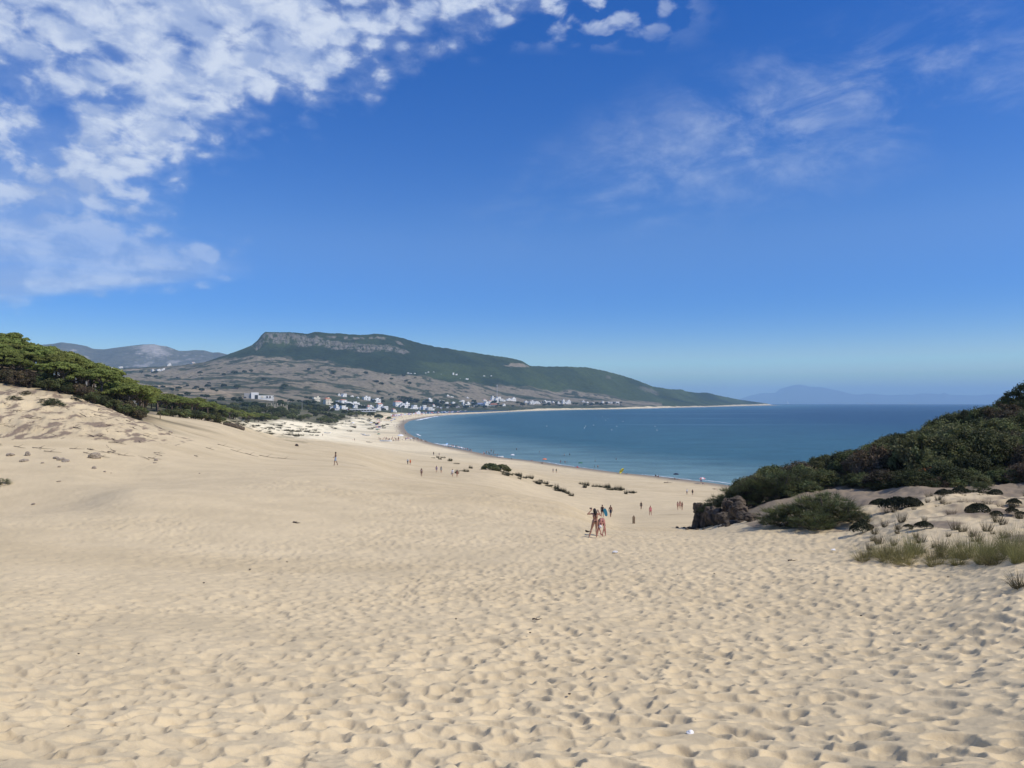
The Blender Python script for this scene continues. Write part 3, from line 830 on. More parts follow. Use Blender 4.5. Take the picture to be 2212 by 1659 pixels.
def build_world():
    w = bpy.data.worlds.new('World'); SC.world = w; w.use_nodes = True
    nt = w.node_tree; bg = nt.nodes['Background']
    sky = nt.nodes.new('ShaderNodeTexSky'); sky.sky_type = 'NISHITA'; sky.sun_disc = False
    sky.sun_elevation = SUN_EL; sky.sun_rotation = SUN_AZ; sky.altitude = 30
    sky.air_density = 1.0; sky.dust_density = .35; sky.ozone_density = 3.0
    hs = N(nt, 'ShaderNodeHueSaturation'); hs.inputs['Value'].default_value = SKY_VAL; hs.inputs['Hue'].default_value = SKY_HUE
    nt.links.new(sky.outputs[0], hs.inputs['Color'])
    tc = N(nt, 'ShaderNodeTexCoord'); sp = N(nt, 'ShaderNodeSeparateXYZ'); nt.links.new(tc.outputs['Generated'], sp.inputs[0])
    X, Y, Z = sp.outputs
    nt.links.new(maprange(nt, Z, .0, .22, 2.35, SKY_SAT), hs.inputs['Saturation']); nt.links.new(maprange(nt, Z, 0, .2, SKY_VAL*1.12, SKY_VAL), hs.inputs['Value']); nt.links.new(maprange(nt, Z, 0, .24, .548, SKY_HUE), hs.inputs['Hue'])
    yy = math_n(nt, 'MAXIMUM', Y, .02); zz = math_n(nt, 'MAXIMUM', Z, .012)
    a = math_n(nt, 'DIVIDE', X, yy); e = math_n(nt, 'DIVIDE', Z, yy)
    def noise(scale, detail, rough, dist, sx=1.0, sy=1.0, rot=0.0, off=0.0, sky=True):
        mp = N(nt, 'ShaderNodeMapping'); mp.inputs['Scale'].default_value = (sx, 1.0, sy); mp.inputs['Rotation'].default_value = (0, rot, 0); mp.inputs['Location'].default_value = (off, off*.7, off*.3)
        nt.links.new(tc.outputs['Generated'], mp.inputs['Vector'])
        n = N(nt, 'ShaderNodeTexNoise', in_Scale=scale, in_Detail=detail, in_Roughness=rough, in_Distortion=dist); nt.links.new(mp.outputs[0], n.inputs['Vector'])
        return n.outputs[0], mp
    # edge of the bank: bearing of its right-hand limit at each elevation
    fc = N(nt, 'ShaderNodeFloatCurve'); nt.links.new(math_n(nt, 'MULTIPLY', e, 1/.62, clamp=True), fc.inputs['Value'])
    pts = [(0, -1.1), (.10, -.85), (.13, -.70), (.155, -.46), (.18, -.34), (.205, -.38), (.25, -.52), (.30, -.46), (.34, -.40), (.387, -.29), (.43, -.22), (.462, -.15), (.50, -.07), (.545, .04), (.62, .22)]
    crv = fc.mapping.curves[0]
    for i, (ee, aa) in enumerate(pts):
        q = (ee/.62, (aa+1.2)/1.5)
        if i < 2: crv.points[i if i == 0 else len(crv.points)-1].location = q
        else: crv.points.new(*q)
    fc.mapping.update()
    lim = math_n(nt, 'SUBTRACT', math_n(nt, 'MULTIPLY', fc.outputs[0], 1.5), 1.2)
    inside = math_n(nt, 'SUBTRACT', lim, a)
    bank = maprange(nt, inside, -.17, .15)
    n_puff, mpuff = noise(25.0, 6.0, .56, .25, 1.0, 1.7, -.22)
    n_big, _ = noise(6.0, 3.0, .5, .3, 1, 1.6, -.25, 3.0)
    vor = N(nt, 'ShaderNodeTexVoronoi', feature='SMOOTH_F1', in_Scale=29.0, in_Smoothness=.5)
    wrp = N(nt, 'ShaderNodeVectorMath', operation='ADD'); nt.links.new(mpuff.outputs[0], wrp.inputs[0])
    nw = N(nt, 'ShaderNodeTexNoise', in_Scale=14.0, in_Detail=3.0); nt.links.new(mpuff.outputs[0], nw.inputs['Vector'])
    sc_ = N(nt, 'ShaderNodeVectorMath', operation='SCALE'); sc_.inputs['Scale'].default_value = .04; nt.links.new(nw.outputs['Color'], sc_.inputs[0])
    nt.links.new(sc_.outputs[0], wrp.inputs[1]); nt.links.new(wrp.outputs[0], vor.inputs['Vector'])
    puff = math_n(nt, 'ADD', math_n(nt, 'MULTIPLY', n_puff, 1.0), math_n(nt, 'MULTIPLY', math_n(nt, 'SUBTRACT', .52, vor.outputs['Distance']), .72))
    puff = math_n(nt, 'ADD', puff, math_n(nt, 'MULTIPLY', math_n(nt, 'SUBTRACT', n_big, .52), .95))
    thr = math_n(nt, 'ADD', puff, math_n(nt, 'MULTIPLY', math_n(nt, 'SUBTRACT', bank, .47), .60))
    alt = maprange(nt, thr, .47, .92)
    veil = math_n(nt, 'MULTIPLY', maprange(nt, math_n(nt, 'ADD', thr, math_n(nt, 'MULTIPLY', bank, .1)), .30, .9), .34)
    soft = maprange(nt, e, .20, .34, .42, 1.0)
    alt = math_n(nt, 'MULTIPLY', math_n(nt, 'MAXIMUM', alt, veil), soft)
    alt = math_n(nt, 'MULTIPLY', alt, maprange(nt, inside, -.16, .0))
    # low streak of thin cloud at the bank's foot
    stn, _ = noise(2.6, 5.0, .55, .6, 1.0, 6.5, -.10, 9.0)
    streak = math_n(nt, 'MULTIPLY', maprange(nt, inside, -.01, .14), math_n(nt, 'MULTIPLY', maprange(nt, e, .115, .155), maprange(nt, e, .46, .20)))
    streak = math_n(nt, 'MULTIPLY', streak, maprange(nt, stn, .3, .68, .34, .72))
    # cirrus to the right: a drifting band, feathered
    ax = math_n(nt, 'SUBTRACT', a, .43); ey = math_n(nt, 'SUBTRACT', e, .395)
    al = math_n(nt, 'ADD', math_n(nt, 'MULTIPLY', ax, .955), math_n(nt, 'MULTIPLY', ey, .296))
    ac = math_n(nt, 'SUBTRACT', math_n(nt, 'MULTIPLY', ey, .955), math_n(nt, 'MULTIPLY', ax, .296))
    rr = math_n(nt, 'SQRT', math_n(nt, 'ADD', math_n(nt, 'POWER', math_n(nt, 'DIVIDE', al, .48), 2), math_n(nt, 'POWER', math_n(nt, 'DIVIDE', ac, .115), 2)))
    band = maprange(nt, rr, 1.25, .15)
    c1, _ = noise(8.5, 9.0, .66, .5, 1.0, 2.3, .32, 5.0)
    c2, _ = noise(3.4, 3.0, .5, .3, 1, 1.6, 0.3, 12.0)
    cz = math_n(nt, 'MULTIPLY', band, maprange(nt, math_n(nt, 'ADD', math_n(nt, 'MULTIPLY', c1, .7), math_n(nt, 'MULTIPLY', c2, .45)), .50, .78))
    cz = math_n(nt, 'MULTIPLY', cz, .46)
    # a few small puffs high in the middle
    hi = math_n(nt, 'MULTIPLY', maprange(nt, e, .465, .53), maprange(nt, a, .30, .10))
    hp = math_n(nt, 'MULTIPLY', hi, maprange(nt, puff, .50, .74)); hp = math_n(nt, 'MULTIPLY', hp, .85)
    al_ = math_n(nt, 'MAXIMUM', math_n(nt, 'MAXIMUM', alt, streak), math_n(nt, 'MAXIMUM', cz, hp))
    al_ = math_n(nt, 'MULTIPLY', al_, CLOUD_A, clamp=True)
    al_ = math_n(nt, 'MULTIPLY', al_, maprange(nt, Y, .03, .12))
    fwd = maprange(nt, n_puff, .38, .66)
    ccol = mix_col(nt, fwd, CLOUD_LO, CLOUD_HI)
    skyc = mix_col(nt, al_, hs.outputs[0], ccol)
    nt.links.new(skyc, bg.inputs['Color']); bg.inputs['Strength'].default_value = SKY_STR
SKY_STR = .1; SKY_SAT = 1.45; SKY_VAL = 1.30; SKY_HUE = .521; CLOUD_A = .92
CLOUD_HI = (7.2, 7.9, 9.2); CLOUD_LO = (3.9, 4.9, 7.4)

def build_camera_sun():
    cd = bpy.data.cameras.new('camera'); cam = bpy.data.objects.new('camera', cd); COL.objects.link(cam)
    cam.location = (0, 0, H); cam.rotation_euler = (math.pi/2, 0, 0)
    cd.sensor_width = 36; cd.sensor_fit = 'HORIZONTAL'; cd.lens = F/2212*36
    cd.shift_y = (VH-829.5)/2212
    cd.clip_start = .1; cd.clip_end = 120000
    SC.camera = cam
    ld = bpy.data.lights.new('sun', 'SUN'); ld.energy = SUN_STR; ld.angle = math.radians(.53); ld.color = (1, .93, .82)
    s = bpy.data.objects.new('sun', ld); COL.objects.link(s)
    s.rotation_euler = SUN.to_track_quat('Z', 'Y').to_euler(); s.location = (60, -40, 120)
    SC.view_settings.view_transform = 'Standard'; SC.view_settings.look = 'None'; SC.view_settings.exposure = EXPO; SC.view_settings.gamma = 1
    SC.cycles.use_denoising = True
    try: SC.cycles.denoiser = 'OPENIMAGEDENOISE'; SC.cycles.denoising_input_passes = 'RGB_ALBEDO_NORMAL'; SC.cycles.denoising_prefilter = 'ACCURATE'
    except Exception: pass
    SC.cycles.volume_bounces = 1; SC.cycles.max_bounces = 5; SC.cycles.diffuse_bounces = 3; SC.cycles.glossy_bounces = 2; SC.cycles.transparent_max_bounces = 8
    SC.cycles.caustics_reflective = False; SC.cycles.caustics_refractive = False
    SC.cycles.sample_clamp_indirect = 6
SUN_STR = 4.0; EXPO = 0.0
# ------------------------------------------------------------------ plants
def leaf_quads(C, nrm, size, asp, rg, col, jit=.25, curl=1.0):
    """little leaf cards scattered at points C, facing roughly along nrm"""
    n = len(C)
    nv = nrm+rg.normal(0, curl, (n, 3)); nv /= np.linalg.norm(nv, axis=1)[:, None]+1e-9
    t = rg.normal(0, 1, (n, 3)); t -= nv*(t*nv).sum(1)[:, None]; t /= np.linalg.norm(t, axis=1)[:, None]+1e-9
    b = np.cross(nv, t)
    s = size*rg.uniform(.6, 1.4, n)[:, None]
    V = np.empty((n, 4, 3))
    V[:, 0] = C-t*s*asp; V[:, 1] = C-b*s*.55; V[:, 2] = C+t*s*asp; V[:, 3] = C+b*s*.55
    col = np.asarray(col)*rg.uniform(1-jit, 1+jit, n)[:, None] if np.ndim(col) == 1 else col*rg.uniform(1-jit, 1+jit, n)[:, None]
    return V.reshape(-1, 3), np.arange(n*4).reshape(n, 4), np.repeat(col, 4, 0)

def pine_variant(seed):
    rg = np.random.default_rng(seed)
    hgt = 5.0; cr = 2.5
    t = MB(); lean = rg.normal(0, .18, 2)
    top = np.array((lean[0], lean[1], 3.1))
    t.tube([(0, 0, -.6), (lean[0]*.3, lean[1]*.3, 1.2), tuple(top)], [.19, .15, .11], 7)
    centres = []
    for k in range(30):
        r = cr*math.sqrt(rg.random())*.92; a = rg.uniform(0, 2*math.pi)
        zc = 3.35+1.25*(1-(r/cr)**2)+rg.normal(0, .13)
        centres.append((lean[0]+r*math.cos(a), lean[1]+r*math.sin(a), zc, rg.uniform(.55, .95)*(1.05-.25*r/cr)))
    for c in centres[::3]:
        t.tube([tuple(top-np.array((0, 0, rg.uniform(.2, .9)))), (c[0]*.6+top[0]*.4, c[1]*.6+top[1]*.4, (c[2]+top[2])/2-.1), (c[0], c[1], c[2]-.15)], [.08, .055, .025], 5)
    Cs, Ns, cols = [], [], []
    for c in centres:
        m = 105; d = rg.normal(0, 1, (m, 3)); d /= np.linalg.norm(d, axis=1)[:, None]
        d[:, 2] = np.where(d[:, 2] < -.25, -d[:, 2]*.5, d[:, 2])
        Cs.append(np.array(c[:3])+d*np.array((1, 1, .55))*c[3]*rg.uniform(.75, 1.05, m)[:, None]); Ns.append(d+np.array((0, 0, .5)))
        cols.append(np.repeat([(np.array((1, 1, 1))*rg.uniform(.82, 1.2)).tolist()], m, 0))
    V, Q, C = leaf_quads(np.concatenate(Cs), np.concatenate(Ns), .17, 1.1, rg, np.concatenate(cols), .25, .7)
    return t.mesh('pine_trunk', M['bark'], True), mesh_np('pine_crown', V, Q, M['pine'], C)

def bush_variant(seed, mat, n_clump=34, per=150, rad=(1.5, 1.5, 1.15), zc=1.15, size=.10, airy=.25, asp=1.3):
    """rounded evergreen shrub: stems plus leaf clumps with gaps"""
    rg = np.random.default_rng(seed)
    t = MB(); Cs, Ns, cols = [], [], []
    for k in range(n_clump):
        d = rg.normal(0, 1, 3); d /= np.linalg.norm(d); d[2] = abs(d[2])*1.1-.28
        rr = rg.uniform(.45, 1.0)**.5
        c = np.array((d[0]*rad[0]*rr, d[1]*rad[1]*rr, zc+d[2]*rad[2]*rr))
        r = rg.uniform(.22, .60)*rad[0]/1.5*(1.15-.35*rr)
        if c[2] < .12: c[2] = .12+rg.random()*.2
        if k % 2 == 0:
            t.tube([(c[0]*.12, c[1]*.12, -.3), (c[0]*.5, c[1]*.5, c[2]*.45), (c[0], c[1], c[2])], [.05, .035, .012], 5)
        m = int(per*rg.uniform(.6, 1.3)); e = rg.normal(0, 1, (m, 3)); e /= np.linalg.norm(e, axis=1)[:, None]
        Cs.append(c+e*np.array((1, 1, .85))*r*(rg.random(m)[:, None]**airy)*rg.choice([1, 1, 1, 1.35], m)[:, None]); Ns.append(e+np.array((0, 0, .35)))
        cols.append(np.repeat([(np.array((1, 1, 1))*rg.uniform(.7, 1.3)*np.array((rg.uniform(.9, 1.15), 1, rg.uniform(.8, 1.1)))).tolist()], m, 0))
    V, Q, C = leaf_quads(np.concatenate(Cs), np.concatenate(Ns), size, asp, rg, np.concatenate(cols), .3, .8)
    return t.mesh('shrub_stems', M['bark'], True), mesh_np('shrub_foliage', V, Q, mat, C)

def strands(n, rg, base_r, length, spread, width, droop=.25, zlift=0.0, col=(1, 1, 1), jit=.25, segs=3, lean=(0, 0)):
    """fan of thin curving blades rising from a base"""
    a = rg.uniform(0, 2*math.pi, n); r = base_r*np.sqrt(rg.random(n))
    bx, by = r*np.cos(a), r*np.sin(a)
    da = a+rg.normal(0, .5, n); tilt = spread*np.sqrt(rg.random(n))
    L = length*rg.uniform(.55, 1.1, n)
    hx = np.cos(da)*np.sin(tilt)+lean[0]; hy = np.sin(da)*np.sin(tilt)+lean[1]; hz = np.cos(tilt)
    V = np.zeros((n, segs+1, 2, 3)); wd = rg.uniform(0, 2*math.pi, n); wx, wy = np.cos(wd), np.sin(wd)
    for k in range(segs+1):
        f = k/segs
        px = bx+hx*L*f; py = by+hy*L*f; pz = zlift+hz*L*f-droop*L*f*f*np.sin(tilt)
        w = width*(1-f*.85)*.5
        V[:, k, 0] = np.stack([px-wx*w, py-wy*w, pz], 1); V[:, k, 1] = np.stack([px+wx*w, py+wy*w, pz], 1)
    V = V.reshape(-1, 3)
    b = (np.arange(n)*(segs+1)*2)[:, None, None]; k = (np.arange(segs)*2)[None, :, None]
    Q = (b+k+np.array((0, 1, 3, 2))[None, None, :]).reshape(-1, 4)
    c = np.array(col)[None]*rg.uniform(1-jit, 1+jit, n)[:, None]
    return V, Q, np.repeat(c, (segs+1)*2, 0)

def join(parts):
    Vs, Qs, Cs = [], [], []; b = 0
    for V, Q, C in parts:
        Vs.append(V); Qs.append(Q+b); Cs.append(C); b += len(V)
    return np.concatenate(Vs), np.concatenate(Qs), np.concatenate(Cs)

def broom_variant(seed, mat, R_=1.6, Hh=1.9, n_sub=85, per=62, width=.022):
    """feathery broom: a loose dome of many small sprays of thin green twigs"""
    rg = np.random.default_rng(seed); parts = []; t = MB()
    lob = rg.uniform(.72, 1.12, 7)
    for k in range(n_sub):
        a = rg.uniform(0, 2*math.pi); el = math.asin(rg.uniform(-.12, 1.0)); rr = rg.uniform(.35, 1.0)**.45
        m = lob[int(a/6.2832*7) % 7]*rg.uniform(.9, 1.08)
        c = np.array((R_*math.cos(a)*math.cos(el)*rr*m, R_*math.sin(a)*math.cos(el)*rr*m, .30+(Hh-.45)*max(0, math.sin(el))*rr*m))
        L = rg.uniform(.32, .58)
        V, Q, C = strands(per, rg, .13, L, 1.25, width, .5, 0, np.array((rg.uniform(.9, 1.15), 1, rg.uniform(.85, 1.1)))*rg.uniform(.6, 1.3), .3, 3, (.75*math.cos(a)*math.cos(el), .75*math.sin(a)*math.cos(el)))
        parts.append((V+c-np.array((0, 0, .12)), Q, C))
        if k % 5 == 0: t.tube([(0, 0, -.3), tuple(c*np.array((.45, .45, .4))), tuple(c)], [.045, .03, .012], 5)
    V, Q, C = join(parts)
    return t.mesh('broom_stems', M['bark'], True), mesh_np('broom_sprays', V, Q, mat, C)

def tuft_variant(seed, mat, n=240, base=.28, L=.85, spread=.75, width=.012, droop=.45, lean=(0, 0)):
    rg = np.random.default_rng(seed)
    V, Q, C = strands(n, rg, base, L, spread, width, droop, -.05, (1, 1, 1), .35, 4, lean)
    return mesh_np('grass_tuft', V, Q, mat, C)

def mat_variant(seed):
    """low dense cushion of dark leaves hugging the sand"""
    rg = np.random.default_rng(seed); n = 1500
    a = rg.uniform(0, 2*math.pi, n); r = np.sqrt(rg.random(n))
    h = .42*np.sqrt(np.clip(1-r*r, 0, 1))*(.8+.4*vnoise(2*r*np.cos(a)+3, 2*r*np.sin(a)+3, seed))
    C = np.stack([r*np.cos(a)*.95, r*np.sin(a)*.6, h*rg.uniform(.8, 1.02, n)], 1)
    nr = np.stack([r*np.cos(a), r*np.sin(a), np.full(n, .7)], 1)
    V, Q, col = leaf_quads(C, nr, .055, 1.1, rg, np.array((1, 1, 1)), .3, .45)
    return mesh_np('cushion_plant', V, Q, M['mat'], col)

def fartree_variant(seed, flat=.85):
    rg = np.random.default_rng(seed); t = MB(); t.tube([(0, 0, -1), (0, 0, 2.4)], [.3, .2], 5)
    Cs, Ns, cols = [], [], []
    for k in range(14):
        d = rg.normal(0, 1, 3); d /= np.linalg.norm(d); d[2] = abs(d[2])-.3
        c = np.array((d[0]*2.2, d[1]*2.2, 3.0+d[2]*2.0*flat)); r = rg.uniform(.9, 1.5)
        m = 40; e = rg.normal(0, 1, (m, 3)); e /= np.linalg.norm(e, axis=1)[:, None]
        Cs.append(c+e*r*.9); Ns.append(e+np.array((0, 0, .4))); cols.append(np.repeat([[rg.uniform(.75, 1.25)]*3], m, 0))
    V, Q, C = leaf_quads(np.concatenate(Cs), np.concatenate(Ns), .5, 1.0, rg, np.concatenate(cols), .25, .5)
    return t.mesh('tree_trunk', M['bark']), mesh_np('tree_crown', V, Q, M['fartree'], C)

def plant(name, pos, meshes, parts, cat, rz=None, sc=1.0, label=None, group=None, sink=0.0, tilt=None):
    """a plant as an empty with its parts, or one mesh when it has none"""
    if len(meshes) == 1:
        o = link(name, meshes[0])
    else:
        o = empty(name)
        for me, pn in zip(meshes, parts): link(pn, me, o)
    o.location = (pos[0], pos[1], pos[2]-sink)
    o.rotation_euler = (tilt[0] if tilt else 0, tilt[1] if tilt else 0, rz if rz is not None else R.uniform(0, 6.28))
    o.scale = (sc,)*3 if isinstance(sc, (int, float)) else sc
    return tag(o, label, cat, group)

def at(u, d, dz=0.0):
    x, y = xy(u, d)
    return Vector((x, y, gz(x, y)+dz))

def scatter(n, ur, dr, test, gap, seed, power=1.0):
    """spaced random spots inside a bearing / distance window"""
    rr = random.Random(seed); out = []; tries = 0
    while len(out) < n and tries < n*60:
        tries += 1
        u = rr.uniform(*ur); d = math.exp(rr.uniform(math.log(dr[0]), math.log(dr[1])))
        x, y = xy(u, d)
        if not test(u, d, x, y): continue
        g = gap(u, d) if callable(gap) else gap
        if any((x-p[0])**2+(y-p[1])**2 < g*g for p in out): continue
        out.append((x, y, u, d))
    return out

def inside(poly):
    return lambda u, d, x, y: bool(in_poly(np.array([x]), np.array([y]), poly)[0])

def visible_row(p, h=0):
    return VH+(H-p[2]-h)/p[1]*F

def build_plants():
    pines = [pine_variant(500+k) for k in range(5)]
    # --- wood on the left hill
    rows = {}
    for x, y, u, d in scatter(190, (-140, 330), (119, 172), inside(HILLTOP), 2.7, 21):
        z = gz(x, y); s = R.uniform(.80, 1.2)
        o = plant('pine_tree', (x, y, z), pines[R.randrange(5)], ('trunk', 'crown'), 'pine tree', sc=(s, s, s*R.uniform(.85, 1.05)), group='stone pines of the wood on the left hill')
        # the band a tree stands in is told from the bare slope up to the skyline
        band = 0 if d < 124 else 1 if d < 128 else 2 if d < 132.5 else 3 if d < 137 else 4 if d < 142 else 5 if d < 148 else 6 if d < 156 else 7
        rows.setdefault((band, 0 if u < 75 else 1 if u < 185 else 2), []).append(o)
    bt = ['in the lowest row edging the bare slope', 'in the second row above the bare slope', 'in the third row up the hill wood', 'a third of the way up the hill wood',
          'halfway up the hill wood', 'high in the hill wood', 'just below the crest of the hill wood', 'on the crest of the hill wood']
    st = ['far left', 'mid', 'right']
    for (b, s), os_ in rows.items(): rank_labels(os_, '{} green pine, '+st[s]+' '+bt[b])
    # shaggy dark shrubs closing the lower edge of the wood
    bushes = [bush_variant(540+k, M['bush']) for k in range(7)]
    brownb = [bush_variant(548+k, M['brownbush']) for k in range(4)]
    rel = []
    for x, y, u, d in scatter(46, (-60, 316), (117.5, 124), lambda u, d, x, y: d > 119+max(0, (40-u))*.02, 1.7, 22):
        s = R.uniform(.7, 1.15)
        rel.append(plant('shrub', (x, y, gz(x, y)), R.choice(bushes+brownb), ('stems', 'foliage'), 'shrub', sc=(s, s, s), group='dark shrubs along the foot of the hill wood', sink=.1))
    for k in range(0, len(rel), 12):
        pass
    rel.sort(key=lambda o: o.location.x/o.location.y)
    for k, ttl in enumerate(('at the far left', 'above the boulder', 'towards the hill end', 'at the hill end')):
        rank_labels(rel[k*len(rel)//4:(k+1)*len(rel)//4], '{} dark shrub under the hill pines, '+ttl)
    # --- umbrella pines on the flat behind the dunes
    rows = {}
    for x, y, u, d in scatter(92, (318, 690), (222, 560), lambda u, d, x, y: inside(PLATEAU)(u, d, x, y) and d < 250+(u-300)*1.15, 4.4, 23):
        s = R.uniform(.85, 1.25)
        o = plant('pine_tree', (x, y, gz(x, y)), pines[R.randrange(5)], ('trunk', 'crown'), 'pine tree', sc=(s*1.15, s*1.15, s), group='umbrella pines on the flat behind the dune front')
        rows.setdefault((0 if d < 265 else 1 if d < 320 else 2, 0 if u < 400 else 1), []).append(o)
    for (b, s), os_ in rows.items(): rank_labels(os_, '{} umbrella pine behind the dunes,  '+['front', 'middle', 'rear'][b]+' rank, '+('beside the hill end' if s == 0 else 'towards the beach'))
    # scrub on the plateau: individual round shrubs, then a continuous low cover
    rows = {}
    for x, y, u, d in scatter(105, (330, 905), (235, 1100), lambda u, d, x, y: inside(PLATEAU)(u, d, x, y), lambda u, d: 3.2+d*.006, 24)+scatter(80, (540, 800), (520, 1090), lambda u, d, x, y: inside(PLATEAU)(u, d, x, y), lambda u, d: 3.0+d*.003, 26):
        s = R.uniform(.8, 1.5)*(1.0+d/900)
        o = plant('green_bush', (x, y, gz(x, y)), bushes[R.randrange(7)], ('stems', 'foliage'), 'bush', sc=(s*1.25, s*1.25, s), group='green shrubs on the flat between pines and beach', sink=.15)
        rows.setdefault((0 if d < 330 else 1 if d < 450 else 2 if d < 620 else 3 if d < 820 else 4, 0 if u < 470 else 1 if u < 620 else 2), []).append(o)
    dn = ['among the front pines', 'beside the rear pines', 'behind the grassy dune front', 'before the ruin columns', 'at the scrub end']
    for (b, s), os_ in rows.items(): rank_labels(os_, '{} green shrub '+dn[b]+', '+['left', 'central', 'right'][s]+' part of the flat')
    # dark thicket on the sand hump in front of the pines
    th = []
    for u, d, s in ((352, 190, .9), (368, 192, 1.25), (384, 194, 1.4), (400, 196, 1.35), (415, 199, 1.45), (430, 202, 1.4), (446, 206, 1.35), (461, 209, 1.3), (476, 213, 1.15), (490, 218, .8)):
        th.append(plant('shrub', at(u, d), bushes[R.randrange(7)], ('stems', 'foliage'), 'shrub', sc=(s, s, s*.85), group='dark thicket on the sand hump before the umbrella pines', sink=.35))
    rank_labels(th, '{} dark shrub of the thicket on the sand hump before the pines')
    # --- shrubs covering the slope on the right
    tops = [(1560, 1060), (1600, 1030), (1640, 1018), (1655, 1000), (1690, 1003), (1740, 985), (1800, 975), (1850, 967), (1900, 945), (1950, 922), (2000, 905), (2050, 888), (2100, 873), (2150, 862), (2180, 840), (2212, 815), (2300, 790), (2500, 780)]
    big = [bush_variant(560+k, M['bush'], 78, 125, (1.7, 1.7, 1.55), 1.35, .075, .55) for k in range(8)]
    dryb = [bush_variant(580+k, M['brownbush'], 60, 90, (1.7, 1.7, 1.55), 1.35, .07, .5) for k in range(2)]
    rows = {}
    for x, y, u, d in scatter(150, (1585, 2420), (56, 112), inside(RIGHTWOOD), 1.75, 25):
        z = gz(x, y)
        top = np.interp(u, [p[0] for p in tops], [p[1] for p in tops])
        hmax = (H-z)-(top-VH)/F*y       # room up to the skyline
        want = R.uniform(2.4, 4.6)
        hgt = min(want, hmax)
        if hgt < .9: continue
        s = hgt/2.95; w = min(1.45, max(.75, s*R.uniform(.85, 1.1)))
        o = plant('shrub', (x, y, z), big[R.randrange(8)] if R.random() > .09 else dryb[R.randrange(2)], ('stems', 'foliage'), 'shrub', sc=(w, w, s), group='tall dark shrubs on the right-hand slope', sink=.15)
        rows.setdefault((0 if d < 63 else 1 if d < 70 else 2 if d < 78 else 3 if d < 87 else 4 if d < 97 else 5, 0 if u < 1850 else 1 if u < 2080 else 2), []).append(o)
    dn = ['in the front row above the bare sand', 'in the second row of the right slope', 'low on the right slope', 'halfway up the right slope', 'high on the right slope', 'on the skyline of the right slope']
    sn = ['towards the rock', 'mid slope', 'far right']
    for (b, s), os_ in rows.items(): rank_labels(os_, '{} tall dark shrub, '+sn[s]+', '+dn[b])
    # undergrowth closing the foot of the slope's shrubs
    row = []
    for u0, d0, u1, d1, n in ((1700, 66.5, 1800, 70.5, 8), (1800, 70.5, 1900, 63.5, 9), (1900, 63.5, 1985, 60, 9), (1985, 60, 2090, 58.5, 10), (2090, 58.5, 2190, 60.5, 9), (2190, 60.5, 2300, 57, 7)):
        for k in range(n):
            if k % 3 == 1: continue
            f = (k+R.random())/n; s = R.uniform(.32, .85)
            row.append(plant('shrub', at(u0+(u1-u0)*f, d0+(d1-d0)*f+R.uniform(-2.2, 1.2)), R.choice(big+dryb), ('stems', 'foliage'), 'shrub', sc=(s*1.25, s*1.1, s*.85), group='low undergrowth at the foot of the right-hand wood', sink=.3))
    row.sort(key=lambda o: o.location.x/o.location.y)
    for k, ttl in enumerate(('near the brooms', 'left of the rust brown shrub', 'right of the rust brown shrub', 'at the picture edge')): rank_labels(row[k*len(row)//4:(k+1)*len(row)//4], '{} low dark undergrowth bush '+ttl)
    # taller windswept trees against the sky at the edge
    wt = []
    for u, d, s in ((2192, 99, 1.0), (2222, 97, 1.25), (2262, 96, 1.4)):
        wt.append(plant('windswept_tree', at(u, d), bush_variant(590+int(u), M['bush'], 30, 120, (1.6, 1.4, 1.9), 2.6, .085, .5), ('trunk', 'crown'), 'tree', sc=(s, s, s), group='windswept trees on the right skyline'))
    rank_labels(wt, '{} dark windswept tree rising above the right-hand skyline')
    plant('shrub', at(2008, 60.5, .15), bush_variant(600, M['rust'], 16, 120, (.85, .8, .6), .65, .08), ('stems', 'foliage'), 'shrub', label='rust brown dead shrub among dark green shrubs on the right slope')
    # --- shrubs round the rock
    brooms = [broom_variant(610+k, M['broom']) for k in range(4)]
    spec = [(1548, 70, 1.15, 'rounded dark broom on top of the left rock face'), (1604, 68.5, 1.4, 'tall broom leaning over the boulders behind the rock'), (1640, 69, 1.6, 'dark broom between the tall broom and the wooded slope'),
            (1578, 69, .8, 'small broom filling the gap on the rock top'), (1688, 68, 1.45, 'bright green broom at the near edge of the wooded slope'), (1722, 69, 1.3, 'low broom at the end of the bright green broom')]
    for k, (u, d, s, lb) in enumerate(spec):
        plant('broom_shrub', at(u, d, .9 if u < 1600 else .3), brooms[k % 4], ('stems', 'sprays'), 'broom shrub', sc=(s, s, s), label=lb)
    fb = [(1700, 48.5, 1.05, 'leftmost feathery broom of the large mass above the foreground sand'), (1742, 48, 1.35, 'tallest feathery broom of the mass on the sandy slope'), (1785, 47.5, 1.3, 'central feathery broom of the mass on the sandy slope'),
          (1822, 47, .95, 'rightmost feathery broom of the large mass on the slope'), (1760, 45.6, .85, 'low broom in front of the tallest feathery broom'), (1856, 44.5, .55, 'small lone broom right of the feathery broom mass'),
          (1672, 50, .75, 'low broom trailing down to the left from the feathery mass'), (1800, 50.5, 1.2, 'broom at the back of the feathery broom mass')]
    for k, (u, d, s, lb) in enumerate(fb):
        plant('broom_shrub', at(u, d), brooms[(k+1) % 4], ('stems', 'sprays'), 'broom shrub', sc=(s, s, s*.92), label=lb, group='feathery brooms of the large mass on the sandy slope')
    plant('shrub', at(2117, 51), brooms[2], ('stems', 'sprays'), 'shrub', sc=.55, label='bright green rounded bush below the dark wood at right')
    # dark cushion plants on the sandy slope
    mats = [mat_variant(640+k) for k in range(4)]
